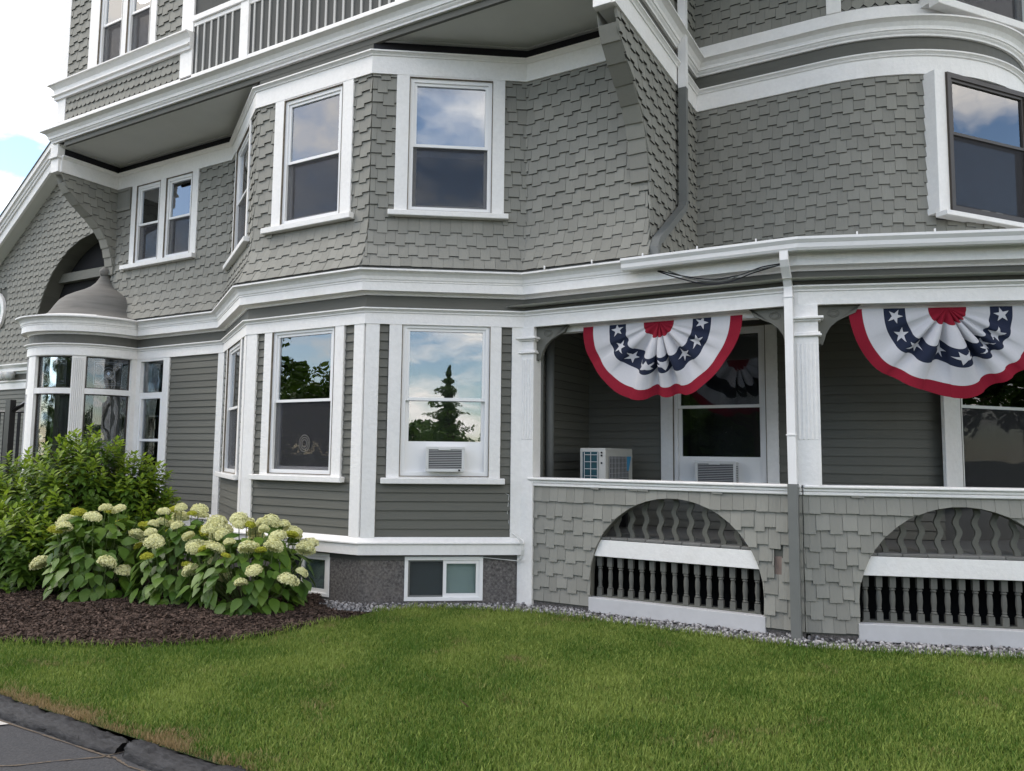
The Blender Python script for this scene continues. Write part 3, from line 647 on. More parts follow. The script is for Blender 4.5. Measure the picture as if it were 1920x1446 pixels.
# dome with ball finial
prof = [(1.14, 4.03), (1.06, 4.05), (0.93, 4.09), (0.85, 4.15), (0.80, 4.22), (0.755, 4.3), (0.69, 4.40), (0.59, 4.49), (0.46, 4.565), (0.33, 4.63), (0.22, 4.70), (0.14, 4.78), (0.095, 4.86), (0.075, 4.9), (0.08, 4.91)]
dm = MB(); dm.lathe(prof, BC[0], BC[1]+0.06, 40); dmo = part(dm, 'dome', 'dome', smooth=True)
b_ = MB(); b_.lathe([(0.001, 4.885), (0.05, 4.9), (0.085, 4.94), (0.098, 4.985), (0.085, 5.03), (0.05, 5.068), (0.001, 5.08)], BC[0], BC[1]+0.06, 14); part(b_, 'finial', 'dome', dmo, smooth=True)
# narrow side window next to the round bay
f = MB(); wring(f, WC, 0.98, 1.66, 0.9, 3.37, 0.04, -0.05, 0.04); wbox(f, WC, 0.86, 0.98, 0.6, 3.37, 0.0, 0.04); wbox(f, WC, 1.02, 1.62, 2.75, 2.80, -0.05, 0.03); sw_ = part(f, 'side_window', 'white')
f = MB(); wring(f, WC, 1.02, 1.62, 0.94, 2.75, 0.05, -0.04, 0.03); wbox(f, WC, 1.07, 1.57, 1.99, 2.03, -0.03, 0.02); part(f, 'storm_sash', 'vinyl', sw_)
f = MB(); wring(f, WC, 1.08, 1.56, 2.0, 2.42, 0.02, -0.1, -0.08); part(f, 'inner_sash', 'white', sw_)
g = MB(); wbox(g, WC, 1.02, 1.62, 2.80, 3.33, -0.03, -0.026); part(g, 'pane', 'oldglass', sw_)
g = MB(); wbox(g, WC, 1.05, 1.59, 0.97, 2.73, -0.02, -0.016); part(g, 'pane', 'oldglass', sw_)
g = MB(); g.box(-11.89, -11.21, 0.12, 0.8, 0.9, 3.37); part(g, 'room_recess', 'dark', sw_)
ld = MB()
for pts in ([(.35, .1), (.5, .3), (.4, .4)], [(.2, .42), (.4, .3), (.58, .1)], [(.45+.09*math.cos(t), .27+.12*math.sin(t)) for t in np.linspace(0, 2*PI, 13)], [(.25, .06), (.62, .06), (.62, .46), (.25, .46), (.25, .06)]):
    ld.tube([WC.P(1.02+x, 2.82+z, -0.045) for x, z in pts], 0.006, 4)
part(ld, 'leaded_ornament', 'leading', sw_)

# ------------------------------------------------------------------ the porch
def prism_wall(mb, W, s0, s1, z0, z1, c, d0, d1):          # parapet slab with a round-headed opening
    ss = [s0, c-AR]+[c-AR*math.cos(PI*i/40) for i in range(1, 40)]+[c+AR, s1]
    for a, b in zip(ss, ss[1:]):
        def lo(s): return z0 if abs(s-c) >= AR-1e-6 and not (abs(a-c) <= AR+1e-6 and abs(b-c) <= AR+1e-6) else AZ+math.sqrt(max(0, AR*AR-(s-c)**2))
        la, lb = lo(a), lo(b)
        mb.add([W.P(a, la, d1), W.P(b, lb, d1), W.P(b, z1, d1), W.P(a, z1, d1), W.P(a, la, d0), W.P(b, lb, d0), W.P(b, z1, d0), W.P(a, z1, d0)],
               [(0, 1, 2, 3), (7, 6, 5, 4), (0, 4, 5, 1), (3, 2, 6, 7)]+([(0, 3, 7, 4)] if a == s0 else [])+([(1, 5, 6, 2)] if b == s1 else []))
    for s in (c-AR, c+AR): mb.add([W.P(s, z0, d0), W.P(s, z0, d1), W.P(s, AZ, d1), W.P(s, AZ, d0)], [(0, 1, 2, 3)])
for W, s0, s1, c, side in ARCS:
    mb = MB(); prism_wall(mb, W, s0, s1, 0.14, 1.5, c, -0.1, 0.0); part(mb, 'parapet', 'clap')
    for e0, e1 in ((s0+0.05, c-AR), (c+AR, s1)): mb = MB(); wbox(mb, W, e0, e1, -0.1, 0.15, -0.1, -0.002); part(mb, 'parapet_footing', 'stone')
    mb = MB(); wbox(mb, W, c-0.96, c+0.96, 0.10, 0.262, -0.06, 0.034); part(mb, 'skirt_board', 'dullwhite', bevel=0.004)
    hb, ht = arch_half(0.715), arch_half(0.898)
    mb = MB(); q = [(c-hb-.03, .715), (c+hb+.03, .715), (c+ht+.02, .898), (c-ht-.02, .898)]; mb.prism([W.P(s, z, -0.004) for s, z in q], [W.P(s, z, -0.05) for s, z in q]); part(mb, 'floor_fascia', 'white', bevel=0.004)
    mb = MB(); wbox(mb, W, c-0.9, c+0.9, 0.255, 0.28, -0.16, -0.06); part(mb, 'bottom_rail', 'clap')
    me = None
    for i in range(15):
        s = c-0.865+i*0.1235; P0 = W.P(s, 0, -0.085)
        if me is None:
            b_ = MB(); b_.box(-.028, .028, -.028, .028, 0.275, 0.36); b_.box(-.028, .028, -.028, .028, 0.60, 0.73)
            b_.lathe([(0.022, .36), (0.03, .372), (0.018, .385), (0.024, .395), (0.021, .41), (0.027, .47), (0.026, .52), (0.02, .565), (0.03, .58), (0.02, .592), (0.024, .60)], 0, 0, 8); me = b_.mesh('baluster', M['metaldark'])
        o = link('baluster', me, house); o.location = P0-house.location; o.rotation_euler.z = math.atan2(W.t.y, W.t.x)
    me = None
    for i in range(-5, 6):
        s = c+i*0.168; hw = AR-0.03
        if abs(s-c) > hw*0.93: continue
        zt = min(1.48, AZ+math.sqrt(max(0, AR*AR-(s-c)**2))+0.06)
        b_ = MB(); n = 24; fr = []; 
        for j in range(n+1): z = 0.905+(zt-0.905)*j/n; x = 0.016*math.sin((z-0.9)/0.19*2*PI); fr.append((s+x, z))
        vs = [W.P(x+e, z, d) for x, z in fr for e, d in ((-.026, -.11), (.026, -.11), (.026, -.145), (-.026, -.145))]
        b_.add(vs, [(4*j+k, 4*j+(k+1) % 4, 4*j+4+(k+1) % 4, 4*j+4+k) for j in range(n) for k in range(4)]); part(b_, 'wavy_slat', 'clap')
    # nosing of the floor boards and the rail on top
    n = 15
    for i in range(n):
        a = s0+(s1-s0)*i/n; b_ = MB(); wbox(b_, W, a+0.002, a+(s1-s0)/n-0.002, 0.90, 0.932+random.uniform(-.003, .003), -0.6, -0.003)
        if abs((a+(s1-s0)/n/2)-c) < 0.98: part(b_, 'floor_board', 'floor', bevel=0.006)
    mb = MB(); wbox(mb, W, s0, s1, 1.545, 1.575, -0.17, 0.075); wbox(mb, W, s0, s1, 1.51, 1.545, -0.13, 0.05); wbox(mb, W, s0, s1, 1.474, 1.51, -0.11, 0.042); part(mb, 'porch_rail', 'white', bevel=0.008)
mb = MB(); mb.add([(x, y, 0.91) for x, y in ((-4.45, 0.02), (-1.3, 0.02), tuple(Vector(G7)), tuple(Vector(G8)), (2.2, 6), (-4.45, 4))], [(0, 1, 2, 3, 4, 5)])
mb.add([(x, y, 0.88) for x, y in ((-4.45, 0.02), (-1.3, 0.02), tuple(Vector(G7)), tuple(Vector(G8)), (2.2, 6), (-4.45, 4))], [(5, 4, 3, 2, 1, 0)]); part(mb, 'porch_floor', 'floor')
mb = MB(); mb.add([(-4.45, 1.2, -0.1), (3, 1.9, -0.1), (3, 1.9, 0.9), (-4.45, 1.2, 0.9)], [(0, 1, 2, 3)]); mb.add([(-4.4, 0, -0.1), (-4.4, 1.3, -0.1), (-4.4, 1.3, 0.9), (-4.4, 0, 0.9)], [(0, 1, 2, 3)]); part(mb, 'crawl_space', 'dark')
mb = MB(); wbox(mb, WPS, 0, 3.2, 0.1, 1.5, -0.1, 0.0); part(mb, 'parapet', 'shingle'); mb = MB(); wbox(mb, WPS, 0, 3.2, 1.5, 1.575, -0.17, 0.07); part(mb, 'porch_rail', 'white'); mb = MB(); wbox(mb, WPS, 0, 3.2, 3.3, 3.62, -0.2, -0.05); part(mb, 'porch_beam', 'white')
# beam lip under the frieze
mb = MB(); wbox(mb, WP, 0.2, WP.L-0.1, 3.30, 3.372, -0.22, -0.10); wbox(mb, WPR, 0.1, 3.4, 3.30, 3.372, -0.22, -0.10); wbox(mb, WP, 0.2, WP.L, 3.372, 3.62, -0.2, -0.02); wbox(mb, WPR, 0.03, 3.4, 3.372, 3.62, -0.2, -0.02); part(mb, 'porch_beam', 'white')
# posts
def post(x0, x1, y0, y1, z0, z1, rot=0.0):
    cx, cy = (x0+x1)/2, (y0+y1)/2; m = MB(); hx, hy = (x1-x0)/2, (y1-y0)/2
    m.box(-hx, hx, -hy, hy, z0, z1); ref = m
    for i in range(5):
        for yy in (-hy,): m.box(-hx*.72+i*hx*.36-.010, -hx*.72+i*hx*.36+.010, yy-.008, yy+.003, max(z0, 2.0)+.02, 2.98)
    for z, e, h in ((3.05, .03, .02), (3.07, .018, .02), (3.2, .025, .02), (3.22, .05, .025)): m.box(-hx-e, hx+e, -hy-e, hy+e, z, z+h)
    o = part(m, 'porch_post', 'white', bevel=0.004); o.location = Vector((cx, cy, 0))-house.location; o.rotation_euler.z = rot; return o
post(-4.50, -4.30, -0.055, 0.14, 0.05, 3.372)
post(G7[0]-.1, G7[0]+.1, G7[1]-.02, G7[1]+.18, 1.57, 3.372, rad(32))
post(-1.36, -1.13, -0.035, 0.18, 1.57, 3.372, rad(10))
# sawn spandrel brackets
def spandrel(W, s, sgn, d=-0.04):
    q = [(0, 0), (.42, 0), (.42, 0.025), (.37, -.075), (.29, -.11), (.2, -.155), (.13, -.215), (.085, -.29), (.07, -.35), (.05, -.40), (.03, -.385), (0, -.40)]
    m = MB(); pts = [(s+sgn*x, 3.37+z) for x, z in q]
    if sgn < 0: pts = pts[::-1]
    pts = pts[::-1]
    m.prism([W.P(a, z, d+.02) for a, z in pts], [W.P(a, z, d-.03) for a, z in pts])
    o = part(m, 'spandrel_bracket', 'clap'); r = MB()
    for rr in (.035, .055): r.tube([W.P(s+sgn*.16+rr*math.cos(t), 3.29+rr*.7*math.sin(t), d+.022) for t in np.linspace(0, 2*PI, 15)], .004, 4)
    part(r, 'carved_ring', 'clap', o)
spandrel(WP, 0.15, 1); spandrel(WP, WP.L-0.07, -1); spandrel(WPR, 0.18, 1)
# gutter, downspouts
GP = [(-3.08, 0), G6, G7, G8]
gu = MB(); sweep(gu, GP, [(0.24, 3.865), (0.30, 3.865), (0.315, 3.89), (0.32, 3.93), (0.345, 3.965), (0.345, 3.99), (0.335, 3.99), (0.31, 3.955), (0.30, 3.885), (0.25, 3.885), (0.25, 3.99), (0.24, 3.99)])
gu = part(gu, 'gutter', 'gutter')
for s in (0.4, 1.0, 1.6, 2.2, 2.8, 3.6, 4.3):
    Wg = WP if s < 3.1 else WPR; ss = s if s < 3.1 else s-3.1
    m = MB(); wbox(m, Wg, ss+.0, ss+.012, 3.99, 4.035, 0.27, 0.29); part(m, 'gutter_hook', 'gutter', gu)
mb = MB(); sweep(mb, GP, [(0.0, 4.06), (0.24, 3.992), (0.24, 3.985), (0.0, 4.04)]); part(mb, 'drip_edge', 'gutter')
def spout(pts, a=.04, b=.03, name='downspout', m='gutter'):
    mb = MB(); P = [Vector(p) for p in pts]; vs = []; X = Vector((1, 0, 0))
    for i, p in enumerate(P):
        t = (P[min(i+1, len(P)-1)]-P[max(i-1, 0)]).normalized(); y = t.cross(X).normalized()
        vs += [p+X*a*sx+y*b*sy for sx, sy in ((-1, -1), (-.5, -1), (-.5, -.9), (-.1, -.9), (-.1, -1), (.1, -1), (.1, -.9), (.5, -.9), (.5, -1), (1, -1), (1, 1), (-1, 1))]
    n = 12; fs = [(i*n+k, i*n+(k+1) % n, (i+1)*n+(k+1) % n, (i+1)*n+k) for i in range(len(P)-1) for k in range(n)]
    mb.add(vs, fs+[tuple(range(n)), tuple(range(len(vs)-1, len(vs)-n-1, -1))]); return part(mb, name, m, bevel=0)
d1 = spout([(-1.375, -.28, 3.87), (-1.375, -.28, 3.79), (-1.375, -.25, 3.74), (-1.374, -.14, 3.62), (-1.373, -.1, 3.55), (-1.372, -.1, 2.2), (-1.368, -.1, 1.57)])
for z in (3.44, 2.06): m = MB(); m.box(-1.42, -1.327, -.137, -.06, z, z+.012); c_ = part(m, 'strap', 'gutter', d1)
d2 = spout([(-1.368, -.105, 1.585), (-1.367, -.105, 0.9), (-1.362, -.11, 0.03)], .047, .036, m='metalgrey')
d3 = spout([(-2.76, .97, 9.6), (-2.76, .97, 6.42)], .05, .045)
d4 = spout([(-2.76, .97, 6.45), (-2.76, .95, 4.95), (-2.76, .90, 4.86), (-2.76, -.05, 4.22), (-2.76, -.12, 4.12), (-2.76, -.12, 3.96)], .048, .042, m='metalgrey')
# pipes on the porch cheek wall
mb = MB()
for y, r in ((0.22, .05), (0.5, .055)): mb.tube([(-4.36, y, .93), (-4.36, y, 3.5)], r, 8)
part(mb, 'drain_pipe', 'metalgrey', smooth=True)

# ------------------------------------------------------------------ top-floor balcony
bal = MB(); wbox(bal, WO, 3.44, 9.9, 7.215, 7.30, -0.05, 0.03); part(bal, 'balcony_bottom_rail', 'white', bevel=.004)
bal = MB(); wbox(bal, WO, 3.44, 9.9, 8.035, 8.10, -0.05, 0.02); wbox(bal, WO, 3.44, 9.9, 8.10, 8.19, -0.07, 0.05); part(bal, 'balcony_top_rail', 'white', bevel=.006)
for a, b in ((4.45, 4.62), (7.2, 7.37)): m = MB(); wbox(m, WO, a, b, 7.20, 9.9, -0.12, 0.035); part(m, 'balcony_post', 'white', bevel=.004)
bm = MB(); bm.box(-.016, .016, -.016, .016, 7.30, 8.035); bme = bm.mesh('balcony_baluster', M['balgrey'])
for i in range(34):
    X = -9.35+.149*i
    if -8.46 < X < -8.21 or -5.7 < X < -5.45: continue
    o = link('balcony_baluster', bme, house); o.location = Vector((X, -1.1, 0))-house.location
m = MB(); m.box(-6.75, -6.6, 1.09, 1.16, 7.1, 9); m.box(-5.5, -5.35, 1.09, 1.16, 7.1, 9); dr = part(m, 'balcony_door', 'white')
m = MB(); m.box(-6.6, -5.5, 1.12, 1.13, 7.2, 9); part(m, 'pane', 'glass', dr)
m = MB(); m.box(-6.6, -5.5, 1.135, 1.139, 7.1, 9); part(m, 'room_recess', 'dark', dr)
for x in (-6.3, -6.05, -5.8): m = MB(); m.box(x, x+.03, 1.09, 1.12, 7.2, 9); part(m, 'glazing_bar', 'white', dr)

# ------------------------------------------------------------------ the gabled wing on the far left
gb = MB(); cx, cz0, rr = -17.35, 4.55, 2.42; n = 40
gp = []
xs = sorted(set([-24.0, cx-rr, cx+rr, -14.0]+[cx-rr*math.cos(PI*i/n) for i in range(n+1)]))
for a, b in zip(xs, xs[1:]):
    def lo(x): return cz0+math.sqrt(max(0, rr*rr-(x-cx)**2)) if cx-rr-1e-6 <= a and b <= cx+rr+1e-6 else 3.4
    gb.add([(a, 2.4, lo(a)), (b, 2.4, lo(b)), (b, 2.4, rake_z(b)), (a, 2.4, rake_z(a)), (a, 2.78, lo(a)), (b, 2.78, lo(b))], [(0, 1, 2, 3), (0, 4, 5, 1)])
for x in (cx-rr, cx+rr): gb.add([(x, 2.4, 3.4), (x, 2.78, 3.4), (x, 2.78, cz0), (x, 2.4, cz0)], [(0, 1, 2, 3)])
part(gb, 'gable_wall', 'clap')
m = MB(); m.box(-20, -14, 2.8, 5, 3.4, 7.3); part(m, 'gable_recess', 'dark')
m = MB(); m.add([(-19.9, 2.62, 5.98), (-15, 2.62, 5.98), (-15, 2.62, 6.2), (-19.9, 2.62, 6.2), (-19.9, 2.76, 5.98), (-15, 2.76, 5.98)], [(0, 1, 2, 3), (0, 4, 5, 1)]); part(m, 'recess_beam', 'clap')
def slope(mb, d0, d1, h0, h1):
    a = [(-24.5, rake_z(-24.5)), (-15.5, rake_z(-15.5))]
    for (X, z), (X2, z2) in zip(a, a[1:]):
        mb.prism([(X, d0, z+h0), (X2, d0, z2+h0), (X2, d0, z2+h1), (X, d0, z+h1)], [(X, d1, z+h0), (X2, d1, z2+h0), (X2, d1, z2+h1), (X, d1, z+h1)])
m = MB(); slope(m, 2.08, 2.4, 0.0, 0.06); part(m, 'rake_soffit', 'soffit')
m = MB(); slope(m, 2.04, 2.1, -0.03, 0.2); slope(m, 2.0, 2.1, 0.2, 0.27); slope(m, 1.97, 2.1, 0.27, 0.36); slope(m, 1.92, 2.1, 0.36, 0.5); part(m, 'rake_board', 'white')
m = MB(); slope(m, 1.90, 6, 0.5, 0.53); part(m, 'gable_roof', 'band')
m = MB(); sweep(m, [(-24, 2.4), (-13.5, 2.4)], [(0, 3.72), (.04, 3.72), (.06, 3.77), (.12, 3.78), (.12, 3.86), (.2, 3.93), (.2, 3.96), (0, 3.98)]); part(m, 'cornice', 'white')
m = MB(); sweep(m, [(-24, 2.4), (-13.5, 2.4)], [(0, 3.34), (.04, 3.34), (.04, 3.5), (.07, 3.53), (.07, 3.56), (0, 3.56)]); part(m, 'frieze_board', 'white')
m = MB(); sweep(m, [(-24, 2.4), (-13.5, 2.4)], [(0, 3.56), (.02, 3.56), (.02, 3.73), (0, 3.73)]); part(m, 'grey_band', 'band')
m = MB(); claps(WG, 0, 10, 0.9, 3.34, obj=False, mb=m); part(m, 'clapboard_cladding', 'clap', kind='stuff')
m = MB()
for r0, r1, d0, d1 in ((.44, .56, 0, .07), (.40, .45, 0, .05)):
    n = 32; vs = []
    for i in range(n): t = 2*PI*i/n; vs += [(-21.77+r0*math.cos(t), 2.4-d1, 5.4+r0*math.sin(t)), (-21.77+r1*math.cos(t), 2.4-d1, 5.4+r1*math.sin(t)), (-21.77+r1*math.cos(t), 2.4, 5.4+r1*math.sin(t)), (-21.77+r0*math.cos(t), 2.4, 5.4+r0*math.sin(t))]
    m.add(vs, [(4*i+k, 4*i+(k+1) % 4, 4*((i+1) % n)+(k+1) % 4, 4*((i+1) % n)+k) for i in range(n) for k in range(4)])
ov = part(m, 'round_window', 'white')
m = MB(); m.add([(-21.77+.42*math.cos(2*PI*i/24), 2.385, 5.4+.42*math.sin(2*PI*i/24)) for i in range(24)], [tuple(range(24))]); part(m, 'pane', 'frost', ov)

# ------------------------------------------------------------------ ground
def pip(P, X, Y):
    ins = np.zeros(len(X), bool); n = len(P)
    for i in range(n):
        (x1, y1), (x2, y2) = P[i], P[(i+1) % n]
        c = ((y1 > Y) != (y2 > Y)) & (X < (x2-x1)*(Y-y1)/(y2-y1+1e-12)+x1); ins ^= c
    return ins
BED = [(-5.54, -1.39), (-5.59, -1.83), (-5.63, -2.4), (-5.67, -2.77), (-5.82, -3.13), (-6.17, -3.53), (-6.53, -3.8), (-6.99, -4.01), (-7.52, -4.19), (-8.6, -4.4), (-10.5, -4.5), (-16, -4.5)]
GRV = [(-5.54, -1.39), (-5.31, -.93), (-4.92, -.75), (-4.07, -.43), (-3.43, -.44), (-2.27, -.47), (-1.28, -.45), (-.42, -.19), (.48, .19), (2.2, .85), (4.5, 1.7)]
LAWN = [(-16, -4.965), (8, -4.965), (8, 3.0)]+GRV[::-1]+BED[1:]
MUL = BED+[(-16, -0.6), (-14.2, -0.9), (-13, -1.2), (-12, -.6), (-11.6, -.1), (-9.8, -.1), (-8.1, -1.15), (-6.5, -1.2), (-6.2, -1.62), (-5.8, -1.6)]
GRAVEL = [(-6.5, -1.12), (-6.2, -1.62), (-5.8, -1.6)]+GRV+[(4.5, 2.6), (2.0, 1.2), (-1.3, 0.02), (-4.4, 0.02), (-6.0, -1.08)]
def mesh_np(name, V, F, m, kind=None, smooth=False, nv=None):
    me = bpy.data.meshes.new(name); V = np.asarray(V, np.float32); me.vertices.add(len(V)); me.vertices.foreach_set('co', V.ravel())
    tot = sum(len(f.ravel()) for f in F); np_ = sum(len(f) for f in F)
    me.loops.add(tot); me.polygons.add(np_); li = np.concatenate([f.ravel() for f in F]).astype(np.int32); me.loops.foreach_set('vertex_index', li)
    st = []; o = 0
    for f in F: st.append(o+np.arange(len(f))*f.shape[1]); o += f.size
    me.polygons.foreach_set('loop_start', np.concatenate(st).astype(np.int32)); me.materials.append(m)
    if smooth: me.polygons.foreach_set('use_smooth', np.ones(np_, bool))
    me.update(calc_edges=True); me.validate(); return me
def mound(X, Y):                                    # height of the mulch bed
    return 0.105+0.05*np.clip((np.abs(Y+4.45))/1.2, 0, 1)*np.clip((-5.5-X)/0.8, 0, 1)+0.012*np.sin(X*5.1+Y*3)+0.010*np.sin(X*11-Y*8)
M['asphalt'] = mat('dark_asphalt', (0.055, 0.055, 0.058), 0.9, 0.4, (60, 60, 60), 0.6, dirt=0.3, dirtcol=(0.085, 0.08, 0.078))
M['kerb'] = mat('black_asphalt_kerb', (0.024, 0.024, 0.026), 0.7, 0.9, (16, 40, 40), 1.0)
M['soil'] = mat('dark_bark_mulch', (0.04, 0.027, 0.023), 0.95, 0.6, (50, 50, 50), 1.0)
M['chip'] = mat('bark_chip', (0.072, 0.048, 0.037), 0.95, 0.7, (40, 40, 40), island=True)
M['paint'] = mat('worn_white_line', (0.5, 0.48, 0.45), 0.8, 0.25, (40, 40, 40))
M['pebble'] = mat('grey_pebble', (0.25, 0.243, 0.245), 0.9, 0.75, (20, 20, 20), island=True)
M['gravelbase'] = mat('gravel_bed', (0.16, 0.155, 0.155), 0.95, 0.6, (60, 60, 60), 1.0)
M['turf'] = mat('turf_soil', (0.035, 0.055, 0.016), 0.95, 0.4, (14, 14, 14), 0.5)
mb = MB(); mb.add([(-400, -400, -0.1), (400, -400, -0.1), (400, 400, -0.1), (-400, 400, -0.1)], [(0, 1, 2, 3)]); mb.build('ground', M['turf'], kind='structure')
mb = MB(); mb.add([(-80, -34, 0.02), (80, -34, 0.02), (80, -4.92, 0.02), (-80, -4.92, 0.02)], [(0, 1, 2, 3)]); mb.build('parking_lot', M['asphalt'], kind='structure')
mb = MB(); mb.add([(-5.66, -5.14, 0.029), (-5.49, -5.135, 0.029), (-5.62, -5.32, 0.029), (-5.82, -5.32, 0.029)], [(0, 1, 2, 3)]); mb.build('painted_line', M['paint'], kind='structure')
mb = MB(); mb.add([(x, y, 0.09) for x, y in LAWN], [tuple(range(len(LAWN)))]); mb.build('lawn', M['turf'], kind='structure')
mb = MB(); mb.add([(x, y, 0.085) for x, y in GRAVEL], [tuple(range(len(GRAVEL)))]); mb.build('gravel_strip', M['gravelbase'], kind='structure')
# kerb of rolled asphalt in two lengths, rough and cracked
def kerb(x0, x1, name):
    n = int((x1-x0)/0.03); prof = [(-5.10, -0.06), (-5.098, 0.025), (-5.09, 0.05), (-5.075, 0.07), (-5.05, 0.082), (-5.02, 0.088), (-4.985, 0.09), (-4.955, 0.085), (-4.935, 0.06), (-4.93, -0.06)]
    V = []; m = len(prof); g = np.random.default_rng(int(abs(x0)*7)); low = np.interp(np.arange(n+1), np.arange(0, n+12, 6)[:len(range(0, n+12, 6))], g.normal(0, .012, len(range(0, n+12, 6))))
    for i in range(n+1):
        x = x0+(x1-x0)*i/n; e = min(i, n-i)*0.03; k = 1-math.exp(-e/0.05)*0.4
        for j, (y, z) in enumerate(prof):
            a = low[i]*(.4+.6*math.sin(j*1.3+x*3)**2)+g.normal(0, .005) if 0 < j < m-1 else 0
            V.append((x+g.normal(0, .003), -5.015+(y+5.015)*(k if 0 < j < m-1 else 1)+(a*.8 if j < 6 else 0), 0.0+(z-0.0)*(k*.4+.6)+a))
    F = [(i*m+j, (i+1)*m+j, (i+1)*m+j+1, i*m+j+1) for i in range(n) for j in range(m-1)]+[tuple(range(m-1, -1, -1)), tuple(range(n*m, (n+1)*m))]
    return MB().add(V, F).build(name, M['kerb'], smooth=True, kind='structure')
kerb(-16, -4.44, 'kerb'); kerb(-4.38, 8, 'kerb')
# cracks in the paving filled with dry grit
mb = MB()
for pts in ([(-4.41, -5.0), (-4.46, -5.14), (-4.62, -5.3), (-4.75, -5.46), (-5.0, -5.65), (-5.1, -6.1)], [(-4.41, -5.1), (-4.2, -5.14), (-3.6, -5.12), (-2.5, -5.115)], [(-4.4, -5.115), (-5.3, -5.12), (-6.2, -5.13), (-8, -5.12)]):
    for (xa, ya), (xb, yb) in zip(pts, pts[1:]):
        t = Vector((xb-xa, yb-ya)); nn = Vector((-t.y, t.x)).normalized(); k = 5
        for i in range(k):
            a0 = Vector((xa, ya))+t*(i/k); b0 = Vector((xa, ya))+t*((i+1)/k); wA, wB = random.uniform(.002, .011), random.uniform(.002, .011)
            mb.add([(*(a0-nn*wA), 0.025), (*(b0-nn*wB), 0.025), (*(b0+nn*wB), 0.025), (*(a0+nn*wA), 0.025)], [(0, 1, 2, 3)])
mb.build('paving_cracks', mat('crack_grit', (0.12, 0.095, 0.07), 0.95, 0.5, (60, 60, 60)), kind='structure')
# mulch bed
xs = np.arange(-16, -5.4, 0.09); ys = np.arange(-4.6, 0.05, 0.09); GX, GY = np.meshgrid(xs, ys); Z = mound(GX, GY); ins = pip(MUL, GX.ravel(), GY.ravel()).reshape(GX.shape)
idx = np.arange(GX.size).reshape(GX.shape); q = np.stack([idx[:-1, :-1], idx[:-1, 1:], idx[1:, 1:], idx[1:, :-1]], -1); ok = ins[:-1, :-1] | ins[:-1, 1:] | ins[1:, 1:] | ins[1:, :-1]
zz_ = np.where(ins, Z, 0.082); me = mesh_np('mulch_bed', np.stack([GX, GY, zz_], -1).reshape(-1, 3), [q[ok]], M['soil'], smooth=True); o = link('mulch_bed', me, kind='structure')
def rotmat(yaw, pitch, roll):
    cy, sy, cp, sp, cr_, sr = np.cos(yaw), np.sin(yaw), np.cos(pitch), np.sin(pitch), np.cos(roll), np.sin(roll)
    z = np.zeros_like(cy); o_ = np.ones_like(cy)
    Rz = np.stack([np.stack([cy, -sy, z], -1), np.stack([sy, cy, z], -1), np.stack([z, z, o_], -1)], -2)
    Rx = np.stack([np.stack([o_, z, z], -1), np.stack([z, cp, -sp], -1), np.stack([z, sp, cp], -1)], -2)
    Ry = np.stack([np.stack([cr_, z, sr], -1), np.stack([z, o_, z], -1), np.stack([-sr, z, cr_], -1)], -2)
    return Rz@Rx@Ry
def scatter(name, verts, faces, pos, R, sc, m, kind='stuff', parent=None, smooth=False):
    v = np.asarray(verts, np.float32); n = len(pos); sc = np.asarray(sc); sc = sc[:, None, None] if sc.ndim == 1 else sc[:, None, :]
    V = (np.einsum('nij,nvj->nvi', R, v[None]*sc)+pos[:, None, :]).reshape(-1, 3)
    F = []
    for k in sorted({len(f) for f in faces}):
        f = np.array([f for f in faces if len(f) == k]); F.append((f[None]+np.arange(n)[:, None, None]*len(v)).reshape(-1, k))
    o = link(name, mesh_np(name, V, F, m, smooth=smooth), parent, kind=kind); return o
def inpoly(P, n, x0, x1, y0, y1):
    X = RNG.uniform(x0, x1, n); Y = RNG.uniform(y0, y1, n); k = pip(P, X, Y); return X[k], Y[k]
# bark chips
X, Y = inpoly(MUL, 90000, -11, -5.4, -4.6, -1.0); n = len(X)
scatter('bark_mulch', [(-.5, -.12, 0), (.5, -.10, 0), (.5, .1, .05), (-.5, .12, .08), (-.5, -.1, -.12), (.5, -.1, -.12)], [(0, 1, 2, 3), (4, 5, 1, 0)], np.stack([X, Y, mound(X, Y)+RNG.uniform(0, .018, n)], -1),
        rotmat(RNG.uniform(0, 2*PI, n), RNG.normal(0, .5, n), RNG.normal(0, .35, n)), np.stack([RNG.uniform(.02, .075, n), RNG.uniform(.03, .09, n), np.full(n, .05)], -1), M['chip'])
# pebbles
X, Y = inpoly(GRAVEL, 26000, -6.6, 3.0, -1.8, 2); n = len(X)
ph = (1+5**.5)/2; ico = np.array([(-1, ph, 0), (1, ph, 0), (-1, -ph, 0), (1, -ph, 0), (0, -1, ph), (0, 1, ph), (0, -1, -ph), (0, 1, -ph), (ph, 0, -1), (ph, 0, 1), (-ph, 0, -1), (-ph, 0, 1)])/1.9
ico = ico*(1+np.random.default_rng(3).uniform(-.22, .22, (12, 1)))
icf = [(0, 11, 5), (0, 5, 1), (0, 1, 7), (0, 7, 10), (0, 10, 11), (1, 5, 9), (5, 11, 4), (11, 10, 2), (10, 7, 6), (7, 1, 8), (3, 9, 4), (3, 4, 2), (3, 2, 6), (3, 6, 8), (3, 8, 9), (4, 9, 5), (2, 4, 11), (6, 2, 10), (8, 6, 7), (9, 8, 1)]
scatter('gravel', ico, icf, np.stack([X, Y, 0.088+RNG.uniform(0, .025, n)], -1), rotmat(RNG.uniform(0, 6.3, n), RNG.uniform(0, 6.3, n), RNG.uniform(0, 6.3, n)), np.stack([RNG.uniform(.010, .03, n), RNG.uniform(.010, .026, n), RNG.uniform(.008, .018, n)], -1), M['pebble'])
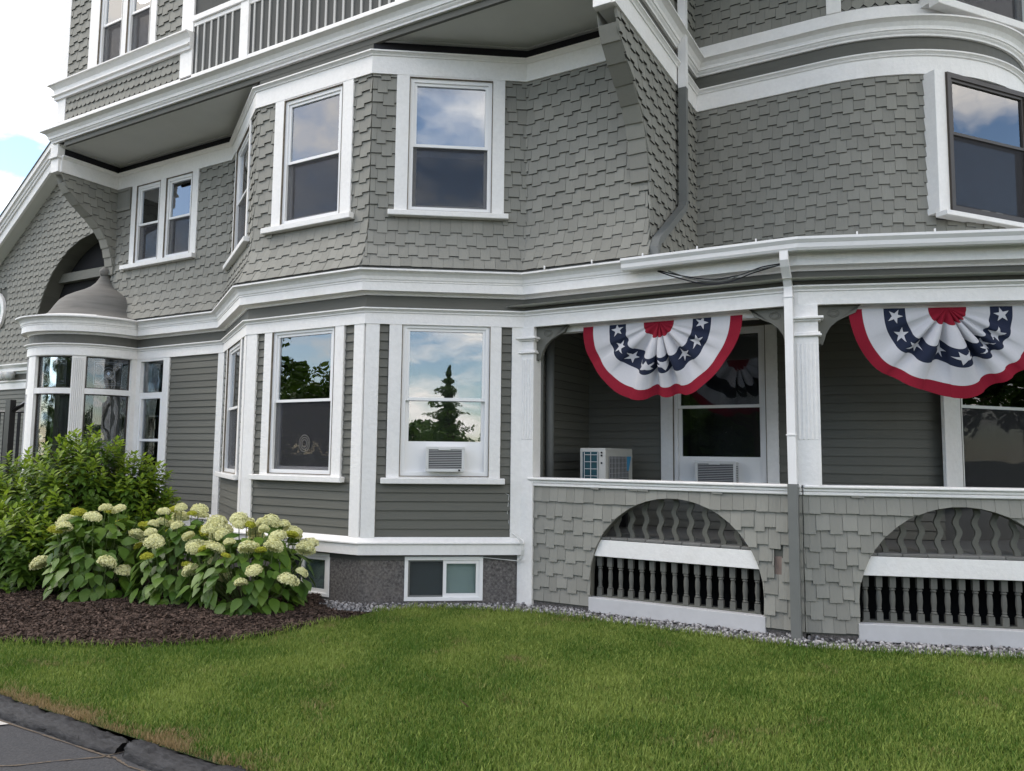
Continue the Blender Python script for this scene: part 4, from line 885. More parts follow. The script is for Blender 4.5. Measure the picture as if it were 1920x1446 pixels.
# grass blades
def grassmat():
    m = bpy.data.materials.new('grass_blades'); m.use_nodes = True; t = m.node_tree; b = t.nodes['Principled BSDF']; b.inputs['Roughness'].default_value = 0.6; b.inputs['Specular IOR Level'].default_value = 0.25
    geo = nd(t, 'ShaderNodeNewGeometry'); n1 = nd(t, 'ShaderNodeTexNoise'); n1.inputs['Scale'].default_value = 1.1; n1.inputs['Detail'].default_value = 5; t.links.new(geo.outputs['Position'], n1.inputs['Vector'])
    r = nd(t, 'ShaderNodeValToRGB'); e = r.color_ramp.elements; e[0].position = 0.3; e[0].color = (0.062, 0.136, 0.013, 1); e[1].position = 0.72; e[1].color = (0.26, 0.325, 0.072, 1)
    a = nd(t, 'ShaderNodeMath', operation='MULTIPLY_ADD'); t.links.new(geo.outputs['Random Per Island'], a.inputs[0]); a.inputs[1].default_value = 0.55; 
    k = nd(t, 'ShaderNodeMath', operation='MULTIPLY_ADD'); t.links.new(n1.outputs[0], k.inputs[0]); k.inputs[1].default_value = 1.0; k.inputs[2].default_value = -0.26; t.links.new(k.outputs[0], a.inputs[2]); t.links.new(a.outputs[0], r.inputs[0])
    # dry straw: scattered blades, more of them along the kerb where the soil is thin
    sp = nd(t, 'ShaderNodeSeparateXYZ'); t.links.new(geo.outputs['Position'], sp.inputs[0])
    kx = nd(t, 'ShaderNodeMapRange'); t.links.new(sp.outputs[1], kx.inputs[0]); kx.inputs[1].default_value = -4.72; kx.inputs[2].default_value = -4.96; kx.inputs[3].default_value = 0.0; kx.inputs[4].default_value = 0.42
    n2 = nd(t, 'ShaderNodeTexNoise'); n2.inputs['Scale'].default_value = 2.6; n2.inputs['Detail'].default_value = 4; t.links.new(geo.outputs['Position'], n2.inputs['Vector'])
    s1 = nd(t, 'ShaderNodeMath', operation='ADD'); t.links.new(n2.outputs[0], s1.inputs[0]); t.links.new(kx.outputs[0], s1.inputs[1])
    s2 = nd(t, 'ShaderNodeMath', operation='MULTIPLY_ADD'); t.links.new(geo.outputs['Random Per Island'], s2.inputs[0]); s2.inputs[1].default_value = 0.35; t.links.new(s1.outputs[0], s2.inputs[2])
    st = nd(t, 'ShaderNodeMapRange'); t.links.new(s2.outputs[0], st.inputs[0]); st.inputs[1].default_value = 0.87; st.inputs[2].default_value = 1.06
    mxx = nd(t, 'ShaderNodeMixRGB'); t.links.new(st.outputs[0], mxx.inputs[0]); t.links.new(r.outputs[0], mxx.inputs[1]); mxx.inputs[2].default_value = (0.30, 0.22, 0.11, 1)
    t.links.new(mxx.outputs[0], b.inputs['Base Color']); o = t.nodes['Material Output']; tl = nd(t, 'ShaderNodeBsdfTranslucent'); t.links.new(mxx.outputs[0], tl.inputs[0]); ms = nd(t, 'ShaderNodeMixShader'); ms.inputs[0].default_value = 0.3
    t.links.new(b.outputs[0], ms.inputs[1]); t.links.new(tl.outputs[0], ms.inputs[2]); t.links.new(ms.outputs[0], o.inputs[0]); return m
M['grass'] = grassmat()
def grass(poly, n, x0, x1, y0, y1, hmin, hmax, wd, name='grass'):
    X, Y = inpoly(poly, n, x0, x1, y0, y1); n = len(X); h = RNG.uniform(hmin, hmax, n)
    scatter(name, [(-.5, 0, 0), (.5, 0, 0), (.4, -.25, .55), (-.4, -.25, .55), (0, -.75, 1)], [(0, 1, 2, 3), (3, 2, 4)], np.stack([X, Y, np.full(n, .09)], -1),
            rotmat(RNG.uniform(0, 6.3, n), RNG.normal(0, .22, n), RNG.normal(0, .22, n)), np.stack([RNG.uniform(.6, 1.3, n)*wd, h*RNG.uniform(.3, 1.0, n), h], -1), M['grass'])
grass(LAWN, 820000, -8.2, 1.4, -4.97, 0.6, .018, .046, .0052)
grass(LAWN, 90000, -16, 8, -4.95, 3, .03, .05, .012)
edge = BED[:10]+GRV[1:9]                             # longer tufts along the cut edges
T = []
for (xa, ya), (xb, yb) in list(zip(BED[1:], BED[2:]))+list(zip(GRV, GRV[1:])):
    k = int(math.hypot(xb-xa, yb-ya)*320); t = RNG.uniform(0, 1, k); T.append(np.stack([xa+(xb-xa)*t+RNG.normal(0, .03, k), ya+(yb-ya)*t-np.abs(RNG.normal(0, .03, k))], -1))
T = np.concatenate(T); n = len(T); h = RNG.uniform(.05, .10, n)
scatter('grass_edge', [(-.5, 0, 0), (.5, 0, 0), (.4, -.25, .55), (-.4, -.25, .55), (0, -.75, 1)], [(0, 1, 2, 3), (3, 2, 4)], np.concatenate([T, np.full((n, 1), .09)], -1), rotmat(RNG.uniform(0, 6.3, n), RNG.normal(0, .3, n), RNG.normal(0, .3, n)), np.stack([np.full(n, .008), h*.7, h], -1), M['grass'])

# ------------------------------------------------------------------ shrubs
def leafmat(name, c1, c2, tr=0.25, rough=0.45):
    m = bpy.data.materials.new(name); m.use_nodes = True; t = m.node_tree; b = t.nodes['Principled BSDF']; b.inputs['Roughness'].default_value = rough; b.inputs['Specular IOR Level'].default_value = 0.35
    geo = nd(t, 'ShaderNodeNewGeometry'); oi = nd(t, 'ShaderNodeObjectInfo'); a1 = nd(t, 'ShaderNodeMath', operation='ADD'); t.links.new(geo.outputs['Random Per Island'], a1.inputs[0]); t.links.new(oi.outputs['Random'], a1.inputs[1])
    fr = nd(t, 'ShaderNodeMath', operation='FRACT'); t.links.new(a1.outputs[0], fr.inputs[0]); mxx = nd(t, 'ShaderNodeMixRGB'); t.links.new(fr.outputs[0], mxx.inputs[0]); mxx.inputs[1].default_value = (*c1, 1); mxx.inputs[2].default_value = (*c2, 1)
    t.links.new(mxx.outputs[0], b.inputs['Base Color']); o = t.nodes['Material Output']; tl = nd(t, 'ShaderNodeBsdfTranslucent'); t.links.new(mxx.outputs[0], tl.inputs[0]); ms = nd(t, 'ShaderNodeMixShader'); ms.inputs[0].default_value = tr
    t.links.new(b.outputs[0], ms.inputs[1]); t.links.new(tl.outputs[0], ms.inputs[2]); t.links.new(ms.outputs[0], o.inputs[0]); return m
M['leafold'] = leafmat('dark_shrub_leaf', (0.05, 0.105, 0.014), (0.105, 0.185, 0.02))
M['leafnew'] = leafmat('young_shrub_leaf', (0.17, 0.27, 0.018), (0.28, 0.38, 0.032), 0.4)
M['hleaf'] = leafmat('hydrangea_leaf', (0.05, 0.115, 0.014), (0.125, 0.215, 0.026), 0.25)
M['stem'] = mat('brown_stem', (0.08, 0.06, 0.035), 0.9); M['gstem'] = mat('green_stem', (0.09, 0.13, 0.04), 0.7)
M['cream'] = mat('cream_florets', (0.74, 0.73, 0.42), 0.8, 0.25, (40, 40, 40), trans=0.2); M['lime'] = mat('lime_florets', (0.45, 0.46, 0.06), 0.8, 0.3, (40, 40, 40), trans=0.2)
def leaf_geo(length, width, droop=0.25, fold=0.18, heart=False):
    st = [(0, .0), (.12, .62 if heart else .35), (.35, 1.0), (.65, .72), (.88, .3), (1, 0)]; vs = []; fs = []
    for u, w_ in st:
        z = -droop*u*u*length; vs += [(-w_*width/2, u*length, z+fold*w_*width/2), (0, u*length, z), (w_*width/2, u*length, z+fold*w_*width/2)]
    for i in range(len(st)-1):
        a = 3*i; fs += [(a, a+1, a+4, a+3), (a+1, a+2, a+5, a+4)]
    return vs, fs
def frames(out_, up_):                                # leaf frame: y along the leaf, z its upper face
    y = out_/np.linalg.norm(out_, axis=1, keepdims=True); x = np.cross(y, up_); x /= np.linalg.norm(x, axis=1, keepdims=True)+1e-9; z = np.cross(x, y); return np.stack([x, y, z], -1)
def euler_of(R): return Matrix(R.tolist()).to_euler()
camv = np.array(CAM)
def plant_leaves(root, geo, pos, R, sc, m, cap, solo_name='leaf', stuff_name='foliage'):
    d = np.linalg.norm(pos-camv, axis=1); vis = d-0.35*np.clip(((pos-pos.mean(0))@(camv-pos.mean(0)))/np.linalg.norm(camv-pos.mean(0)), -1, 1)
    order = np.argsort(vis/sc); solo, rest = order[:cap], order[cap:]
    me = MB().add(*geo).mesh(solo_name, m, smooth=True); base = np.array(root.location)
    for i in solo:
        o = link(solo_name, me, root); o.location = Vector(pos[i]-base); o.rotation_euler = euler_of(R[i]); o.scale = (sc[i],)*3
    if len(rest):
        o = scatter(stuff_name, geo[0], geo[1], pos[rest]-base, R[rest], sc[rest], m, parent=root, smooth=True)
def rosette_shrub():
    root = thing('shrub', 'large bushy green shrub with pale new leaves in front of the round bay', 'shrub', (-10.3, -2.0, 0.12))
    lobes = [((-10.2, -1.95, 1.15), (.85, .75, .98), 125), ((-11.3, -2.3, .9), (1.0, .8, .9), 100), ((-9.75, -1.55, .95), (.66, .62, .80), 85), ((-10.1, -2.75, .65), (.85, .55, .62), 70), ((-11.6, -2.9, .5), (.8, .6, .6), 40), ((-9.35, -1.45, .75), (.42, .45, .55), 34)]
    pos, out_, ups, sc, new = [], [], [], [], []; st = MB(); base = np.array((-10.3, -2.0, .12))
    for c, r, k in lobes:
        c = np.array(c); r = np.array(r)
        for _ in range(k):
            v = RNG.normal(0, 1, 3); v[2] = abs(v[2])*1.0-0.35; v /= np.linalg.norm(v); tip = c+v*r*RNG.uniform(.82, 1.1)
            if tip[2] < .2: continue
            axis = v*0.5+np.array((0, 0, .8)); axis /= np.linalg.norm(axis); foot = np.array((c[0]*.4-10.3*.6, c[1]*.4-2.0*.6, .1)); L_ = RNG.uniform(.3, .5)
            q0 = c+v*r*.45; st.tube([foot-base, (foot*.4+q0*.6+np.array((0, 0, -.1)))-base, q0-base, tip-base], [.012, .009, .006, .003], 4)
            high = v[2] > 0.15
            for j in range(28):
                t = j/27; p = tip-axis*L_*t*RNG.uniform(.9, 1.0); a = j*2.4+RNG.uniform(-.4, .4); side = np.array((math.cos(a), math.sin(a), 0.0)); side -= axis*(side@axis)
                o_ = side*(0.55+.5*t)+axis*(0.75-0.85*t); pos.append(p); out_.append(o_); ups.append(axis+RNG.normal(0, .15, 3)); sc.append(RNG.uniform(.75, 1.25)*(0.75+.5*t)); new.append(high and t < 0.62)
        for _ in range(int(k*16)):
            v = RNG.normal(0, 1, 3); v /= np.linalg.norm(v); p = c+v*r*RNG.uniform(.4, .92)
            if p[2] < .18: continue
            pos.append(p); out_.append(v*np.array((1, 1, .4))+np.array((0, 0, -.15))+RNG.normal(0, .3, 3)); ups.append(np.array((0, 0, 1.0))+v*.3); sc.append(RNG.uniform(.8, 1.3)); new.append(False)
    pos, out_, ups, sc, new = map(np.array, (pos, out_, ups, sc, new)); R = frames(out_, ups)
    g = leaf_geo(.115, .052, .3, .2)
    plant_leaves(root, g, pos[new], R[new], sc[new], M['leafnew'], 150, 'young_leaf', 'young_foliage'); plant_leaves(root, g, pos[~new], R[~new], sc[~new], M['leafold'], 150)
    st.build('stems', M['stem'], root, kind='stuff')
rosette_shrub()
def flower_mesh(seed, m, r=0.105, flat=0.72):
    g = np.random.default_rng(seed); b = MB(); n = 230
    for i in range(n):
        zf = 1-1.45*(i+.5)/n; a = i*2.39996; rr = math.sqrt(max(0, 1-zf*zf)); k = 1+g.uniform(-.16, .10)+.06*math.sin(3*a+seed); zs = flat if zf > 0 else flat*.8; p = Vector((rr*math.cos(a)*r*k, rr*math.sin(a)*r*k, zf*r*zs*k))
        nn = (Vector((rr*math.cos(a), rr*math.sin(a), zf*1.3+.15))+Vector(g.normal(0, .35, 3))).normalized(); t = nn.cross(Vector((.3, .2, 1))).normalized(); u = nn.cross(t); s_ = r*g.uniform(.11, .17); th = g.uniform(0, PI); c_, s2 = math.cos(th), math.sin(th); t, u = t*c_+u*s2, u*c_-t*s2
        b.add([p-nn*.004, p+(t+u*.45)*s_+nn*.004, p+(u-t*.45)*s_+nn*.004, p-(t+u*.45)*s_+nn*.004, p-(u-t*.45)*s_+nn*.004], [(0, 1, 2), (0, 2, 3), (0, 3, 4), (0, 4, 1)])
    b.lathe([(.001, -.3*r*flat), (r*.72, -.25*r*flat), (r*.8, .15*r*flat), (r*.55, .62*r*flat), (.001, .8*r*flat)], 0, 0, 10)
    return b.mesh('flower_head', m)
FM = [flower_mesh(1, M['cream'], .118), flower_mesh(2, M['cream'], .10, .8), flower_mesh(3, M['lime'], .08, .55)]
def hydrangea(name_label, c, r, zt, nfl, capl, seed, tops):
    g = np.random.default_rng(seed); root = thing('hydrangea', name_label, 'hydrangea', (c[0], c[1], .13), 'flowering hydrangeas in the mulch bed'); base = np.array((c[0], c[1], .13)); C_ = np.array((c[0], c[1], .42)); rv = np.array((r[0], r[1], zt-.42))
    pos, out_, ups, sc = [], [], [], []; st = MB()
    for i in range(520):
        v = g.normal(0, 1, 3); v /= np.linalg.norm(v)
        if v[2] < -.55: continue
        k = g.uniform(.62, 1.0); p = C_+v*rv*k
        if v[2] < 0: p = C_+np.array((v[0]*rv[0]*k*(1-.15*abs(v[2])), v[1]*rv[1]*k*(1-.15*abs(v[2])), v[2]*.42))
        h = np.array((v[0], v[1], 0)); h /= np.linalg.norm(h)+1e-6
        o_ = h*.8+np.array((0, 0, -.75+.7*max(v[2], 0)))+g.normal(0, .28, 3); pos.append(p); out_.append(o_); ups.append(h*.75+np.array((0, 0, .6))); sc.append(g.uniform(.7, 1.35))
    pos, out_, ups, sc = map(np.array, (pos, out_, ups, sc)); plant_leaves(root, leaf_geo(.155, .105, .22, .12, True), pos, frames(out_, ups), sc, M['hleaf'], capl)
    for i in range(26): a = g.uniform(0, 6.3); q = np.array((math.cos(a)*r[0]*.75, math.sin(a)*r[1]*.75, g.uniform(.4, .8)*zt)); st.tube([(q[0]*.15, q[1]*.15, 0), (q[0]*.6, q[1]*.6, q[2]*.6), tuple(q)], .006, 4)
    k = 0; placed = []
    for _ in range(900):
        if k >= nfl: break
        v = g.normal(0, 1, 3); v /= np.linalg.norm(v)
        if v[2] < -.05 or (v[2] < .5 and v[1] > .2): continue
        if v[2] < .4 and g.uniform() < .45: continue
        p = C_+v*rv*g.uniform(1.0, 1.1)+np.array((0, 0, .05))
        if any(np.linalg.norm(p-q) < .118 for q in placed): continue
        placed.append(p); me = FM[int(g.choice(3, p=(.32, .4, .28)))]; o = link('flower_head', me, root); o.location = Vector(p-base); o.rotation_euler = (g.normal(0, .22)-v[1]*.35, g.normal(0, .22)+v[0]*.35, g.uniform(0, 6)); s_ = g.uniform(.52, .98); o.scale = (s_, s_, s_*g.uniform(.85, 1.1)); k += 1
        q = p-base; st.tube([(q[0]*.3, q[1]*.3, .05), (q[0]*.85, q[1]*.85, q[2]*.6), (q[0]-v[0]*.02, q[1]-v[1]*.02, q[2]-.03)], .0055, 4)
    st.build('stems', M['gstem'], root, kind='stuff')
hydrangea('leftmost flowering hydrangea, its cream heads loosely spaced against the big shrub', (-8.74, -2.55), (.60, .55), 1.10, 14, 230, 11, 1)
hydrangea('middle flowering hydrangea with yellowish heads, squeezed between two others', (-7.76, -2.15), (.60, .52), 1.08, 32, 200, 12, 1)
hydrangea('widest flowering hydrangea, at the right end of the mulch bed by a basement window', (-6.80, -2.0), (.74, .6), 1.0, 40, 280, 13, 1)

# ------------------------------------------------------------------ bunting
M['fl_red'] = mat('red_cloth', (0.25, 0.007, 0.024), 0.85, 0.08, (60, 60, 60), trans=0.25); M['fl_white'] = mat('white_cloth', (0.60, 0.60, 0.63), 0.85, 0.04, (60, 60, 60), trans=0.25); M['fl_blue'] = mat('navy_cloth', (0.012, 0.018, 0.042), 0.85, 0.08, (60, 60, 60), trans=0.1)
def bunting(W, s, d, label, seed, lean):
    g = np.random.default_rng(seed); Rx, Rz = .915, .86; phs = [g.uniform(0, 6.3) for _ in range(4)]; root = thing('bunting', label, 'bunting', W.P(s, 3.33, d), 'patriotic fans hanging in the porch openings'); base = W.P(s, 3.33, d)
    def P(rho, th, off=0.0):
        c, sn = math.cos(th), math.sin(th); e = 2.0+1.1*(1-rho)*min(1, rho*2.2); k = (abs(c)**e+abs(sn)**e)**(-1/e)
        mid = sn**2.2; x = rho*Rx*c*k; z = -rho*Rz*sn*k
        n1 = 17; ph = th+.16*math.sin(2*th+phs[0])+.07*math.sin(5*th+phs[1]); pl = math.sin(n1*ph); pl = math.copysign(abs(pl)**.7, pl)
        A = mid*(.078*math.exp(-((rho-.45)/.30)**2)*min(1, rho*4)+.016*rho+.012*max(0, math.sin(3.1*th+phs[2]))*rho)
        big = .05*math.sin(5.3*th+phs[2])*rho*rho*sn+.03*math.sin(8*rho-4*th+phs[3])*sn*(1-mid)*rho
        sag = .03*math.sin(6*th+phs[1])*rho*rho*sn-.02*abs(math.sin(3*th+phs[3]))*rho*sn
        xo = .35*A*math.cos(n1*ph)*sn
        return W.P(s+x+xo*sn+lean*rho*sn+pl*A*.45*c, 3.33+z+sag-pl*A*.75*sn, d+pl*A+big*.8+off+.01+.05*rho*sn)-base
    bands = [(0.0, .19, 'fl_red'), (.19, .42, 'fl_white'), (.42, .64, 'fl_blue'), (.64, .86, 'fl_white'), (.86, 1.0, 'fl_red')]; nth = 240
    for i, (r0, r1, m) in enumerate(bands):
        b = MB(); nr = 7; vs = [P(r0+(r1-r0)*j/nr, PI*t/nth) for j in range(nr+1) for t in range(nth+1)]; w_ = nth+1
        b.add(vs, [(j*w_+t, j*w_+t+1, (j+1)*w_+t+1, (j+1)*w_+t) for j in range(nr) for t in range(nth)]); b.build('stripe', M[m], root, smooth=True)
    for q in range(8):
        th0 = PI*(.05+.90*q/7)+g.uniform(-.05, .05); rh0 = .53; a0 = g.uniform(0, 1); b = MB(); pts = []
        sx = .13 if .2 < q/7 < .8 else .10
        for j in range(10):
            r_ = .084 if j % 2 == 0 else .033; a = a0+2*PI*j/10; pts.append((rh0+r_*math.sin(a)*.98, th0+r_*math.cos(a)*1.9))
        # star as fine strips laid on the pleated cloth
        ctr = (rh0, th0); vs = [P(*ctr, .008)]; fs = []; K = 4
        ring = []
        for j in range(10):
            p0, p1 = pts[j], pts[(j+1) % 10]
            for k in range(3): t = k/3; ring.append((p0[0]+(p1[0]-p0[0])*t, p0[1]+(p1[1]-p0[1])*t))
        for lv in range(1, K+1): vs += [P(ctr[0]+(p[0]-ctr[0])*lv/K, min(PI-.01, max(.01, ctr[1]+(p[1]-ctr[1])*lv/K)), .007) for p in ring]
        n = len(ring); fs += [(0, 1+k, 1+(k+1) % n) for k in range(n)]
        for lv in range(K-1): o1 = 1+lv*n; o2 = o1+n; fs += [(o1+k, o2+k, o2+(k+1) % n, o1+(k+1) % n) for k in range(n)]
        b.add(vs, fs); b.build('star', M['fl_white'], root)
bunting(WP, 1.675, -.045, 'red white and blue star bunting over the heat pump, left of the porch downspout', 5, -.03)
bunting(WPR, 1.40, -.045, 'red white and blue star bunting in the porch opening right of the fluted post', 9, 0.0)

# ------------------------------------------------------------------ air conditioners, heat pump
M['acwhite'] = mat('off_white_plastic', (0.62, 0.62, 0.61), 0.45); M['acgrey'] = mat('grey_louvre', (0.42, 0.42, 0.42), 0.5); M['acback'] = mat('dark_coil', (0.05, 0.05, 0.055), 0.6); M['coil'] = mat('blue_green_coil', (0.012, 0.06, 0.075), 0.4, 0.3, (8, 8, 60)); M['hpwhite'] = mat('heat_pump_paint', (0.50, 0.49, 0.45), 0.5); M['bluemark'] = mat('blue_mark', (0.05, 0.28, 0.5), 0.5)
def aircon(W, s0, s1, z0, z1, dp, label):
    root = thing('air_conditioner', label, 'air conditioner', W.P((s0+s1)/2, z0, 0), 'window air conditioners'); b0 = W.P((s0+s1)/2, z0, 0)
    class Loc:
        curved = False
        @staticmethod
        def P(s, z, d): return W.P(s, z, d)-b0
    m = MB(); wbox(m, Loc, s0+.01, s1-.01, z0+.01, z1-.01, -.03, dp-.02); m.build('housing', M['acwhite'], root, bevel=.006)
    m = MB(); wring(m, Loc, s0, s1, z0, z1, .035, dp-.02, dp); wbox(m, Loc, (s0+s1)/2-.08, (s0+s1)/2+.06, z1-.045, z1-.012, dp, dp+.008); m.build('front_frame', M['acwhite'], root, bevel=.004)
    m = MB(); wbox(m, Loc, s0+.035, s1-.035, z0+.035, z1-.035, dp-.02, dp-.017); m.build('coil_back', M['acback'], root)
    n = 11
    for i in range(n):
        m = MB(); z = z0+.045+(z1-z0-.09)*i/(n-1); wbox(m, Loc, s0+.035, s1-.035, z-.004, z+.004, dp-.016, dp-.004); m.build('louvre', M['acgrey'], root)
    m = MB(); wbox(m, Loc, s1-.075, s1-.05, z0+.008, z0+.03, dp, dp+.004); m.build('drain_plug', M['blackm'], root)
    for i in range(10):
        m = MB(); z = z0+.04+i*.022; wbox(m, Loc, s1-.011, s1-.008, z, z+.010, .02, dp-.05); m.build('side_vent', M['blackm'], root)
aircon(W3, .735, 1.19, 1.63, 1.925, .14, 'white window air conditioner in the bay window, reddish wood under it')
aircon(WB, 1.56, 2.08, 1.475, 1.785, .16, 'white window air conditioner behind the porch rail, partly below a bunting')
root = thing('heat_pump', 'beige heat pump with blue-green coil side, standing on the porch', 'heat pump', (-3.8, .55, .93))
m = MB(); m.box(-.17, .17, .004, .9, .25, 1.0); m.build('cabinet', M['hpwhite'], root, bevel=.01)
m = MB(); m.box(-.13, .075, -.004, .003, .30, .955); m.build('coil', M['coil'], root)
m = MB()
for i in range(8): m.box(-.105, .072, -.016, -.011, .32+i*.085, .326+i*.085)
m.box(-.02, -.014, -.017, -.011, .3, .95); m.box(-.105, -.1, -.016, -.01, .3, .95); m.box(.068, .074, -.016, -.01, .3, .95); m.build('wire_guard', M['acwhite'], root)
for z in (.93, .965, .84): m = MB(); m.lathe([(.001, 0), (.012, 0), (.012, .006), (.001, .006)], 0, 0, 8); o = m.build('screw', M['blackm'], root); o.location = (.12, 0, z-.02); o.rotation_euler = (PI/2, 0, 0)
m = MB(); m.box(.171, .178, .1, .74, .3, .9); m.build('fan_opening', M['blackm'], root)
m = MB()
for i in range(14): m.box(.18, .186, .1+i*.046, .106+i*.046, .3, .9)
for i in range(10): m.box(.179, .185, .1, .74, .32+i*.062, .325+i*.062)
m.build('fan_grille', M['acgrey'], root)
m = MB(); m.prism([(.19, .66, .9), (.19, .8, .9), (.19, .72, .72), (.19, .66, .72)], [(.187, .66, .9), (.187, .8, .9), (.187, .72, .72), (.187, .66, .72)]); m.build('logo', M['bluemark'], root)
for y in (.15, .75): m = MB(); m.box(-.15, .15, y-.03, y+.03, 0, .25); m.build('foot', M['blackm'], root)

# ------------------------------------------------------------------ cables, light, rail
M['cable'] = mat('black_cable', (0.02, 0.02, 0.025), 0.5); M['cablew'] = mat('white_cable', (0.6, 0.6, 0.58), 0.5)
b0 = Vector((-2.0, -.2, 3.7)); root = thing('cable_bundle', 'black and blue cables drooping under the porch gutter', 'cable', b0)
for pts, m in (([(-2.72, 3.86), (-2.45, 3.77), (-2.15, 3.70), (-1.85, 3.71), (-1.62, 3.77), (-1.40, 3.785)], 'cable'), ([(-2.72, 3.85), (-2.5, 3.755), (-2.2, 3.655), (-1.95, 3.65), (-1.7, 3.72), (-1.40, 3.78)], 'cable'), ([(-2.6, 3.84), (-2.3, 3.71), (-2.0, 3.67), (-1.75, 3.735), (-1.40, 3.775)], 'metalgrey')):
    t = MB(); P = [Vector((x, -.15, z)) for x, z in pts]; Q = []
    for i in range(len(P)-1):
        p0, p1, p2, p3 = P[max(i-1, 0)], P[i], P[i+1], P[min(i+2, len(P)-1)]
        for k in range(5): u = k/5; Q.append(0.5*((2*p1)+(p2-p0)*u+(2*p0-5*p1+4*p2-p3)*u*u+(3*p1-p0-3*p2+p3)*u**3)-b0)
    Q.append(P[-1]-b0); t.tube(Q, .007, 5); t.build('strand', M[m], root)
root = thing('coax_cable', 'thin white cable looping over the end of the water table', 'cable', (-4.45, -.1, .8))
for k in range(3):
    t = MB(); r_ = .17+.02*k; Q = [Vector((-.12, .0, .12)), Vector((-.04+.01*k, -.03, .10)), Vector((.04+.015*k, -.05, .04)), Vector((.07+.015*k, -.05, -.06)), Vector((.04+.01*k, -.03, -.17)), Vector((-.02, -.0, -.20-.01*k)), Vector((-.2, -.06, -.19)), Vector((-.42, -.2, -.165))][:8 if k == 0 else 6]; t.tube(Q, .005, 5); t.build('strand', M['cablew'], root)
t = MB(); t.tube([Vector((-.12, .0, .12)), Vector((-.15, -.02, .35)), Vector((-.13, -.02, .56)), Vector((-.2, -.05, .6))], .004, 4); t.build('strand', M['cablew'], root)
root = thing('floodlight', 'white twin-head security floodlight under the far left cornice', 'light', (-20.6, 2.35, 3.66))
m = MB(); m.box(-.07, .07, -.03, .03, -.05, .05); m.build('mount', M['acwhite'], root)
for x, a in ((-.16, .5), (.14, -.3)):
    m = MB(); m.lathe([(.04, .14), (.07, .1), (.10, 0), (.12, -.05), (.12, -.06), (.001, -.05)], 0, 0, 12); o = m.build('lamp_head', M['acwhite'], root, smooth=True); o.location = (x, -.14, .02); o.rotation_euler = (rad(-65), a, 0)
root = thing('stair_railing', 'black metal stair railing beside the round bay', 'railing', (-14.7, -.6, 0))
m = MB(); m.box(-.11, .05, -.05, .05, 0, 2.72); m.build('post', M['blackm'], root)
m = MB(); m.tube([(-2.2, 0, 2.55), (.6, .15, 2.5)], .022, 5); m.build('handrail', M['blackm'], root); m = MB(); m.tube([(.0, 0, 2.5), (.75, .3, 3.0)], .04, 4); m.build('brace', M['blackm'], root)
for i in range(9):
    if i == 8: continue
    m = MB(); m.tube([(-.22-.14*i, 0, .4), (-.22-.14*i, 0, 2.5)], .01, 4); m.build('picket', M['blackm'], root)
m = MB(); m.tube([(.18, .05, .4), (.18, .05, 2.5)], .03, 4); m.build('picket', M['blackm'], root)

# ------------------------------------------------------------------ across the car park: seen only mirrored in the panes
def tree(label, loc, h, rad_, crown, seed, kind='round', nleaf=9000, group=None):
    g = np.random.default_rng(seed); root = thing('tree', label, 'tree', loc, group); t = MB(); t.tube([(0, 0, 0), (.1, .05, h*.3), (0, 0, h*.62), (.05, 0, h*.97)], [h*.03, h*.022, h*.012, .02], 7)
    if kind == 'round':
        for i in range(9): a = g.uniform(0, 6.3); z = h*g.uniform(.3, .6); t.tube([(0, 0, z), (math.cos(a)*rad_*.4, math.sin(a)*rad_*.4, z+h*.12), (math.cos(a)*rad_*.75, math.sin(a)*rad_*.75, z+h*.22)], [h*.012, h*.007, .02], 5)
    t.build('trunk', M['stem'], root)
    pos = []
    if kind == 'round':
        cl = [(g.normal(0, .42, 3)*np.array((rad_, rad_, h*.24))+np.array((0, 0, h*.62)), g.uniform(.25, .42)*rad_) for _ in range(16)]
        for i in range(nleaf): c, r = cl[i % 16]; v = g.normal(0, 1, 3); v /= np.linalg.norm(v); pos.append(c+v*r*g.uniform(.6, 1.05))
    else:
        for i in range(nleaf): z = g.uniform(.12, 1)**1.0; rr = (1-z)*rad_*(0.6+.4*math.sin(z*60))*g.uniform(.1, 1); a = g.uniform(0, 6.3); pos.append((math.cos(a)*rr, math.sin(a)*rr, h*(.08+.9*z)))
    pos = np.array(pos); n = len(pos); R = rotmat(g.uniform(0, 6.3, n), g.normal(0, .7, n), g.normal(0, .7, n))
    scatter('crown', [(-.5, 0, 0), (0, -.3, .05), (.5, 0, 0), (0, .35, .05)], [(0, 1, 2, 3)], pos, R, g.uniform(.7, 1.4, n)*crown*.5, M['leafold'], parent=root)
tree('broad leafy tree across the car park, mirrored in the bay window left of the corner', (-25, -21, -.1), 6.6, 3.6, .5, 1)
tree('tall leafy tree across the car park, mirrored at the left edge of the same pane', (-39, -25, -.1), 15, 4.2, .7, 2)
tree('small spruce across the car park, mirrored in the bay window with the air conditioner', (16.2, -30, -.1), 7.3, 3.1, .3, 3, 'spruce', 7000)
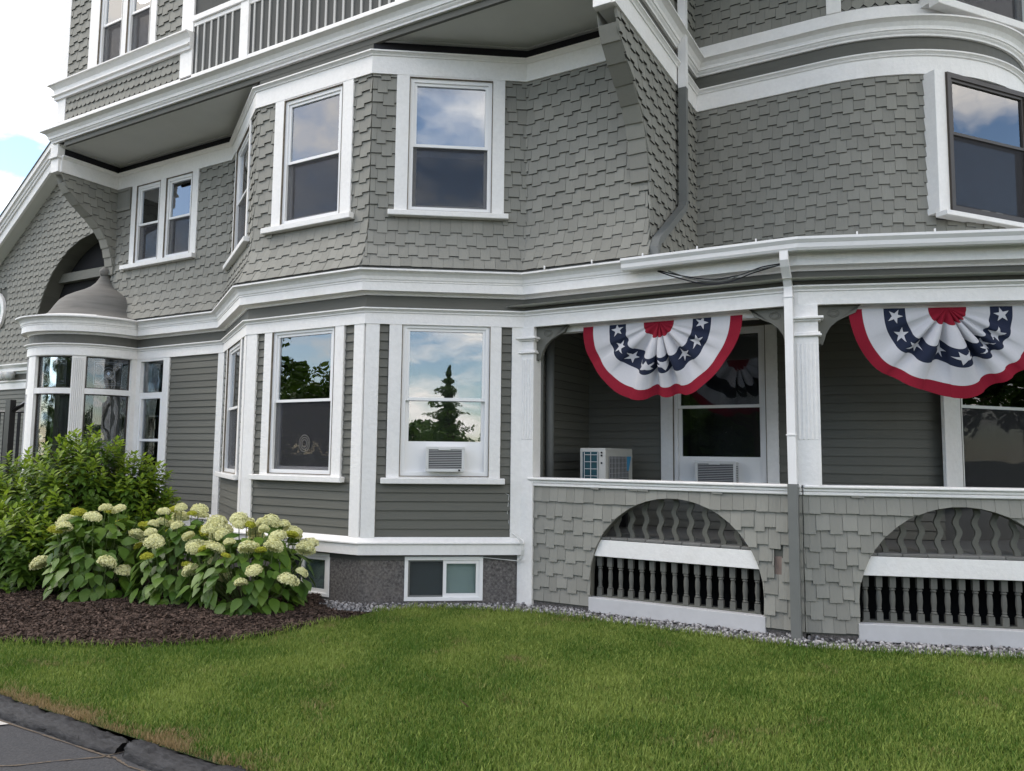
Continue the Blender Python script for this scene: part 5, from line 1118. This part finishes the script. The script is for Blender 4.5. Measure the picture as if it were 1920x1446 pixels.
tree('round tree far across the car park, low in the porch window reflection', (30, -34, -.1), 7, 4.5, .6, 4)
for i, (x, y, h, rr_) in enumerate(((-4, -33, 9.5, 4.2), (3.5, -36, 8.5, 3.6), (-11, -38, 10, 4.5), (-17, -34, 7.5, 3.6))):
    tree(('broad tree straight across the car park, mirrored in the porch windows', 'second tree straight across the car park, right of the broad one', 'tallest tree across the car park, behind the broad one', 'lowest tree of the row across the car park')[i], (x, y, -.1), h, rr_, .6, 20+i, group='trees across the car park')
for i, (x, y, h, rr_) in enumerate(((17, 6.5, 8, 3.6), (21, 12, 9, 4.2), (18.5, 1.0, 7, 3.2))):  # trees added out of view to darken the porch window and block sky light
    tree(('leafy tree out of view, added right of the house to darken the right porch window', 'farthest of the out-of-view trees added right of the house to block sky light', 'small out-of-view tree added right of the house to block light, nearest the car park')[i], (x, y, -.1), h, rr_, .6, 40+i, group='out-of-view trees added to block light')
g = np.random.default_rng(8); n = 130000; a = np.where(g.uniform(0, 1, n) < .6, g.uniform(.25, .56, n), g.uniform(0, 1, n)); xx = -70+150*a; hh = 2.6+1.1*np.sin(xx*.35)+.8*np.sin(xx*.83+1)+4.6*np.exp(-((xx+9)/15)**4); pos = np.stack([xx, -44+g.normal(0, 1.6, n)+.004*(xx-5)**2, g.uniform(0, 1, n)**.8*hh-.1], -1)
o = scatter('tree_line', [(-.5, 0, 0), (0, -.3, .05), (.5, 0, 0), (0, .35, .05)], [(0, 1, 2, 3)], pos, rotmat(g.uniform(0, 6.3, n), g.normal(0, .8, n), g.normal(0, .8, n)), g.uniform(.3, .7, n), M['leafold'])
tag(o, 'dark line of bushes along the far side of the car park', 'bushes')

root = MB(); root.add(*leaf_geo(.085, .06, -.5, .35)); o = root.build('dead_leaf', mat('dry_brown_leaf', (0.33, 0.2, 0.13), 0.8, 0.3, (40, 40, 40)), smooth=True); o.location = (-2.86, -3.58, .155); o.rotation_euler = (0.25, 0.2, 2.3)
tag(o, 'single curled dry brown leaf lying on the lawn', 'leaf')
